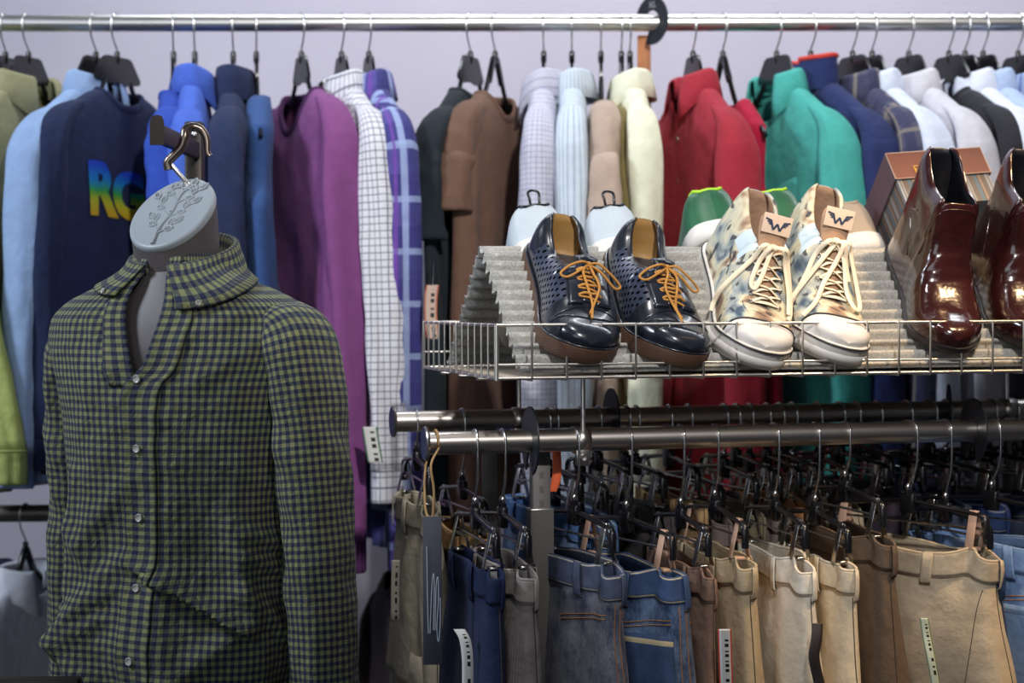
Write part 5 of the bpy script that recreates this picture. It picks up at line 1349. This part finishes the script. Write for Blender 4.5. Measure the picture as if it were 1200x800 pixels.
for i in range(30):
    z = lerp(.0, ZB1-.01, i/29); c0_ = -gap(z)/.14*1.1
    g.append([sp(lerp(c0_-.022/.14, c0_+.004/.14, q), z, o) for q, o in ((0, .001), (.1, .003), (.5, .003), (.9, .003), (1, .001))])
m = MB(); m.grid(g, uv=lambda i, j: (.002+(0, .0026, .013, .0234, .026)[min(j, 4)], lerp(0, ZB1, i/29))); m.build('under_placket', M_GING, sh, solid=.0012)
M_BTN2 = plain('smoky_shell_button', (196, 192, 184), .25)
def button(c, n_, par, r_=.0056):
    q_ = V(n_).to_track_quat('Z', 'Y').to_matrix().to_4x4(); b = MB()
    b.lathe([(.0001, -.001), (r_, -.001), (r_*1.05, .0004), (r_*.85, .0018), (r_*.6, .0009), (.0001, .0009)], Matrix.Translation(c) @ q_, 16)
    b.build('button', M_BTN2, par, auto=50)
for z in (ZB1, ZB1-.095, ZB1-.19, ZB1-.285, ZB1-.382, ZB1-.475):
    button(sp(0, z, .0062), (sp(0, z, .02)-sp(0, z, 0)), pl)
# collar
def coll(side):
    prf = [(0, 0), (.001, .014), (.002, .028), (.005, .034), (.010, .032), (.0135, .24), (.018, .5), (.022, .78), (.025, 1.0)]
    rws = []; n = 36
    for i, (o, dz) in enumerate(prf):
        row = []
        for k in range(n+1):
            t = k/n; a = lerp(.20, PI, t) if side > 0 else lerp(-.26, -PI, t)
            th = -PI/2+a; bk = .5-.5*cos(a)
            zc = -.046+.050*bk
            pt = math.exp(-(t/.20)**2)*clamp((i-4)/4)
            rx, ry = .067+o*(1.0), .060+o*1.0
            fl = .004*math.exp(-(t/.1)**2)*clamp((i-3)/3)
            q_ = V(((rx+fl)*cos(th), (ry+fl)*sin(th)+.012-.010*math.exp(-(t/.25)**2), zc+(dz if i < 5 else .032-dz*(.040+.012*bk)*(1 if side > 0 else .72))-(.020 if side > 0 else .012)*pt))
            if i >= 4 and q_.z < .004:
                b_ = sp(a if abs(a) <= PI else a, q_.z, .006+.005*(i-3)/5)
                if math.hypot(b_.x, b_.y) > math.hypot(q_.x, q_.y): q_ = V((b_.x, b_.y, q_.z))
            row.append(q_)
        rws.append(row)
    m = MB(); m.grid(rws, flip=(side < 0), uv=lambda i, j: (j*.0080*side, i*.0095))
    return m.build('collar', M_GING, sh, solid=.0024), rws
for sd in (1, -1):
    co, rws = coll(sd); q = rws[-1][2]; p = q*.6+rws[-2][3]*.4
    out = V((p.x, p.y, .02)).normalized(); button(p+out*.003, out, co, .0042)
# sleeves
def sleeve(sd, pts, hu, hv, name='sleeve'):
    pa = cr(pts, 12); N = len(pa); L = [0]; rws = []
    for i in range(1, N): L.append(L[-1]+(pa[i]-pa[i-1]).length)
    for i in range(N):
        t = L[i]/L[-1]; tg = (pa[min(i+1, N-1)]-pa[max(i-1, 0)]).normalized(); ay = V((0, 1, 0)); ax = ay.cross(tg).normalized(); ay = tg.cross(ax)
        a_, b_ = interp(hu, t), interp(hv, t); ring = []
        for k in range(48):
            an = 2*PI*k/48; f = 1+.10*nz(cos(an)*2+sd*4, t*7, sin(an)*2)*clamp(t*5)+.11*sin(t*40+2.2*an+sd)*nz(t*5, an*.8, sd)*clamp(t*3)+.03*nz(cos(an)*6, t*24, sin(an)*6+sd)
            ring.append(pa[i]+ax*(a_*f*sgp(cos(an), .9))+ay*(b_*f*sgp(sin(an), .9)))
        rws.append(ring)
    m = MB(); m.grid(rws, closed=True, flip=False, uv=lambda i, j: (j/48*.345, L[min(i, N-1)]))
    o = m.build(name, M_GING, sh, solid=.0014)
    m = MB(); m.tube(rws[7], .0013, n=5, closed=True); m.build('armhole_seam', M_GING, o)
    return o
HU = [(0, .020), (.05, .032), (.12, .044), (.3, .046), (.6, .044), (1, .040)]; HV = [(0, .045), (.06, .066), (.14, .076), (.3, .068), (.6, .060), (1, .054)]
sleeve(1, [V((.135, .006, -.080)), V((.166, .004, -.093)), V((.190, -.004, -.124)), V((.206, -.010, -.22)), V((.220, -.016, -.36)), V((.232, -.022, -.52)), V((.234, -.026, -.68))], HU, HV)
sleeve(-1, [V((-.130, .010, -.082)), V((-.155, .012, -.098)), V((-.172, .018, -.135)), V((-.178, .024, -.22)), V((-.182, .030, -.36)), V((-.186, .030, -.52)), V((-.194, .026, -.68))], HU, HV)
# ------------------------------------------------------------------ tags and small things
def tag_strip(name, label, pts, w, mats, group=None, bars=True, wdir=None, cat='tag'):
    """thin curved paper strip hanging down through the points, with printed bars"""
    pa = cr(pts, 8); N = len(pa); wd = V(wdir or (1, 0, 0)).normalized()
    rows = [[p-wd*w/2, p-wd*w/6, p+wd*w/6, p+wd*w/2] for p in pa]
    m = MB(); m.grid(rows, uv=lambda i, j: (j/3, i/(N-1)))
    o = m.build(name, mats, None, solid=.0007); return tag(o, label, cat, group)
def bar_mat(name, edge=None, base=(232, 232, 228), n=16):
    t = NT(name); u, v = t.uv(); cur = hexc(base)
    if edge: cur = t.mix(t.math('LESS_THAN', t.math('ABSOLUTE', t.math('SUBTRACT', u, .5)), .40), hexc(edge), cur)
    col = t.math('LESS_THAN', t.math('ABSOLUTE', t.math('SUBTRACT', u, .62)), .14)
    row = t.math('LESS_THAN', t.math('FRACT', t.math('MULTIPLY', v, float(n))), .62); rng = t.math('MULTIPLY', t.math('GREATER_THAN', v, .14), t.math('LESS_THAN', v, .95))
    nzv = t.n('ShaderNodeTexWhiteNoise'); nzv.noise_dimensions = '1D'; t.l(t.math('FLOOR', t.math('MULTIPLY', v, n*3.0)), nzv.inputs['W'])
    ink = t.math('MULTIPLY', t.math('MULTIPLY', col, row), t.math('MULTIPLY', rng, t.math('GREATER_THAN', nzv.outputs['Value'], .3)))
    t.set(base=t.mix(ink, cur, hexc((28, 28, 30))), rough=.65); return t.m
def col_pts(px0, py0, px1, py1, D0, D1, bow=.0):
    return [P(lerp(px0, px1, t), lerp(py0, py1, t), lerp(D0, D1, t))+V((bow*sin(PI*t), 0, 0)) for t in (0, .25, .5, .75, 1)]
tag_strip('barcode_tag', 'white barcode tag in front of the near-black trousers', [P(538, 737, 2.42), P(545, 750, 2.415), P(548, 775, 2.415), P(548, 815, 2.42), P(548, 840, 2.42)], .015, bar_mat('tag_white'))
tag_strip('barcode_tag', 'red-edged barcode tag on the pale khaki trousers', col_pts(849, 737, 852, 830, 2.43, 2.45), .018, bar_mat('tag_red_edge', (214, 70, 60)))
tag_strip('barcode_tag', 'green-edged barcode tag on the large stone chinos', [P(1083, 724, 2.485), P(1086, 745, 2.485), P(1092, 775, 2.48), P(1099, 815, 2.48)], .012, bar_mat('tag_green_edge', (96, 130, 84), (206, 214, 190)))
tag_strip('hang_tag', 'black ribbon hang tag on the cream trousers', [P(958, 730, 2.47), P(957, 748, 2.465), P(954, 770, 2.465), P(960, 800, 2.47), P(966, 830, 2.47)], .015, plain('black_ribbon', (52, 44, 44), .6))
tg_ = tag_strip('barcode_tag', 'orange-edged barcode tag hanging under the black-green top', [P(507, 334, 3.13), P(505, 350, 3.13), P(505, 375, 3.13), P(508, 397, 3.13)], .022, bar_mat('tag_orange_edge', (206, 112, 78), (206, 178, 160), 9))
m = MB(); m.tube([P(507, 336, 3.13), P(508, 318, 3.135), P(510, 296, 3.15)], .0008, n=5); m.build('string', M_BLACKP, tg_)
tag_strip('barcode_tag', 'green-edged white tag below the white grid check shirt', [P(433, 500, 3.08), P(436, 520, 3.08), P(440, 542, 3.08)], .026, bar_mat('tag_green2', (60, 120, 84), n=6))
tag_strip('barcode_tag', 'small faded barcode tag at the left side of the pale stone trousers', [P(464, 656, 2.66), P(463, 690, 2.66), P(463, 728, 2.66)], .012, bar_mat('tag_faded', None, (166, 160, 146), 8))
tag_strip('plastic_strip', 'orange plastic strip behind the rail next to the grey upright', [P(652, 526, 2.60), P(653, 548, 2.60), P(651, 565, 2.60), P(647, 576, 2.60)], .0125, plain('orange_plastic', (235, 104, 58), .45), cat='strip')
# slate hang tag on twine
ht = thing('hang_tag', 'slate grey card hang tag tied with twine to the front rail end', 'tag', loc=tuple(P(507, 780, 2.44)))
def TL(px, py, D): return P(px, py, D)-P(507, 780, 2.44)
m = MB(); c = (TL(495.5, 605, 2.45)+TL(518, 779, 2.44))/2; hgt_ = (TL(507, 605, 2.44)-TL(507, 779, 2.44)).z
m.box(c, (.0255, .0012, hgt_), None, .0004); cd = m.build('card', plain('slate_card', (66, 70, 82), .6, var=.05), ht, auto=40)
m = MB()
for k_, (pts) in enumerate(([(500, 640), (501, 700), (502, 742)], [(504, 742), (506, 690), (508, 672), (509, 690), (508, 738)], [(510, 738), (511, 690), (513, 676), (514, 700), (512, 735), (514, 752), (516, 730), (516, 700)])):
    m.tube(cr([TL(x, y, 2.4436-.0) for x, y in pts], 6), .0006, n=5)
m.build('handwriting', plain('chalk_ink', (190, 204, 218), .6), cd)
M_TW = cloth('jute_twine', (178, 144, 98), weave=2500, wrinkle=.1)
rtp = R(UF0+.008, VF, ZF); tw = MB()
base_ = P(507, 780, 2.44)
q_ = RAILR+.0022
loop = [rtp+V((.004, -.001, 0))+E2*(-q_*cos(rad(a)))*1.0+EZ*(q_*sin(rad(a))) for a in range(-20, 201, 20)]
front = [TL(507, 608, 2.45)+base_, P(508.5, 575, 2.452), P(505, 545, 2.455)]
back_ = [P(499, 545, 2.50), P(498, 590, 2.47), TL(502, 608, 2.45)+base_]
tw.tube([p-base_ for p in cr(front+loop+back_, 4)], .0017, n=6); tw.build('twine', M_TW, ht)
# dark rail tip in the lower left foreground
p0, p1 = P(-60, 801, 2.36), P(95, 801, 2.36)
r_ = thing('low_display_rail', 'dark metal display rail end in the lower left corner in front of the torso', 'rail', loc=((p0.x+p1.x)/2, p0.y, 0))
m = MB(); m.box((0, 0, p0.z), ((p1-p0).length, .02, .016), None, .003); m.build('rail_bar', M_DARKMETAL, r_, auto=40)
for s in (-.5, .35):
    m = MB(); m.box((s*(p1-p0).length, 0, p0.z/2), (.016, .016, p0.z), None, .002); m.build('leg', M_DARKMETAL, r_, auto=40)
# ------------------------------------------------------------------ light
w = bpy.data.worlds.new('room_light'); S.world = w; w.use_nodes = True
bg = w.node_tree.nodes['Background']; bg.inputs[0].default_value = (.74, .80, 1.0, 1); bg.inputs[1].default_value = .035
def area(name, loc, target, size, power, col, sizey=None, spread=None):
    d = bpy.data.lights.new(name, 'AREA'); d.energy = power; d.color = col; d.size = size
    if sizey: d.shape = 'RECTANGLE'; d.size_y = sizey
    if spread: d.spread = rad(spread)
    o = bpy.data.objects.new(name, d); COL.objects.link(o); o.location = loc
    o.rotation_euler = (V(target)-V(loc)).to_track_quat('-Z', 'Y').to_euler(); return o
def spot(name, loc, target, power, col, ang, blend=.5, r_=.05):
    d = bpy.data.lights.new(name, 'SPOT'); d.energy = power; d.color = col; d.spot_size = rad(ang); d.spot_blend = blend; d.shadow_soft_size = r_
    o = bpy.data.objects.new(name, d); COL.objects.link(o); o.location = loc
    o.rotation_euler = (V(target)-V(loc)).to_track_quat('-Z', 'Y').to_euler(); return o
COOL = (.80, .88, 1.0); WARM = (1.0, .80, .60); NEU = (1.0, .97, .95)
area('front_fill', (-1.3, -1.6, 1.9), (.1, 2.8, 1.2), 2.2, 23, (.86, .92, 1.0), 1.5)  # added fill behind the camera: soft front light and chrome reflections, no real window
area('wall_fill', (.7, 3.5, 3.1), (.7, 3.95, 1.9), 3.2, 34, (.90, .95, 1.0), .12)  # unseen strip light added only to brighten the wall behind the tops
area('ceiling_panel_left', (-2.1, 2.1, 2.6), (-.5, 2.62, 1.25), .45, 36, COOL)
spot('warm_track_spot', (1.3, 2.0, 2.95), (.66, 2.64, 1.27), 170, (1.0, .68, .38), 27, .7, .05)
spot('key_track_spot', (.5, .3, 2.8), (.32, 3.3, 1.72), 290, NEU, 50, .9, .07)
spot('shelf_track_spot', (-.1, 2.1, 2.95), (.2, 2.6, 1.28), 38, NEU, 40, .7, .05)
# ------------------------------------------------------------------ picture settings
S.view_settings.view_transform = 'Standard'; S.view_settings.look = 'None'; S.view_settings.gamma = 1.0; S.view_settings.exposure = 0.0
S.view_settings.use_curve_mapping = False
try:
    S.cycles.use_denoising = True; S.cycles.max_bounces = 6; S.cycles.transparent_max_bounces = 4; S.cycles.sample_clamp_indirect = 4.0
except Exception: pass
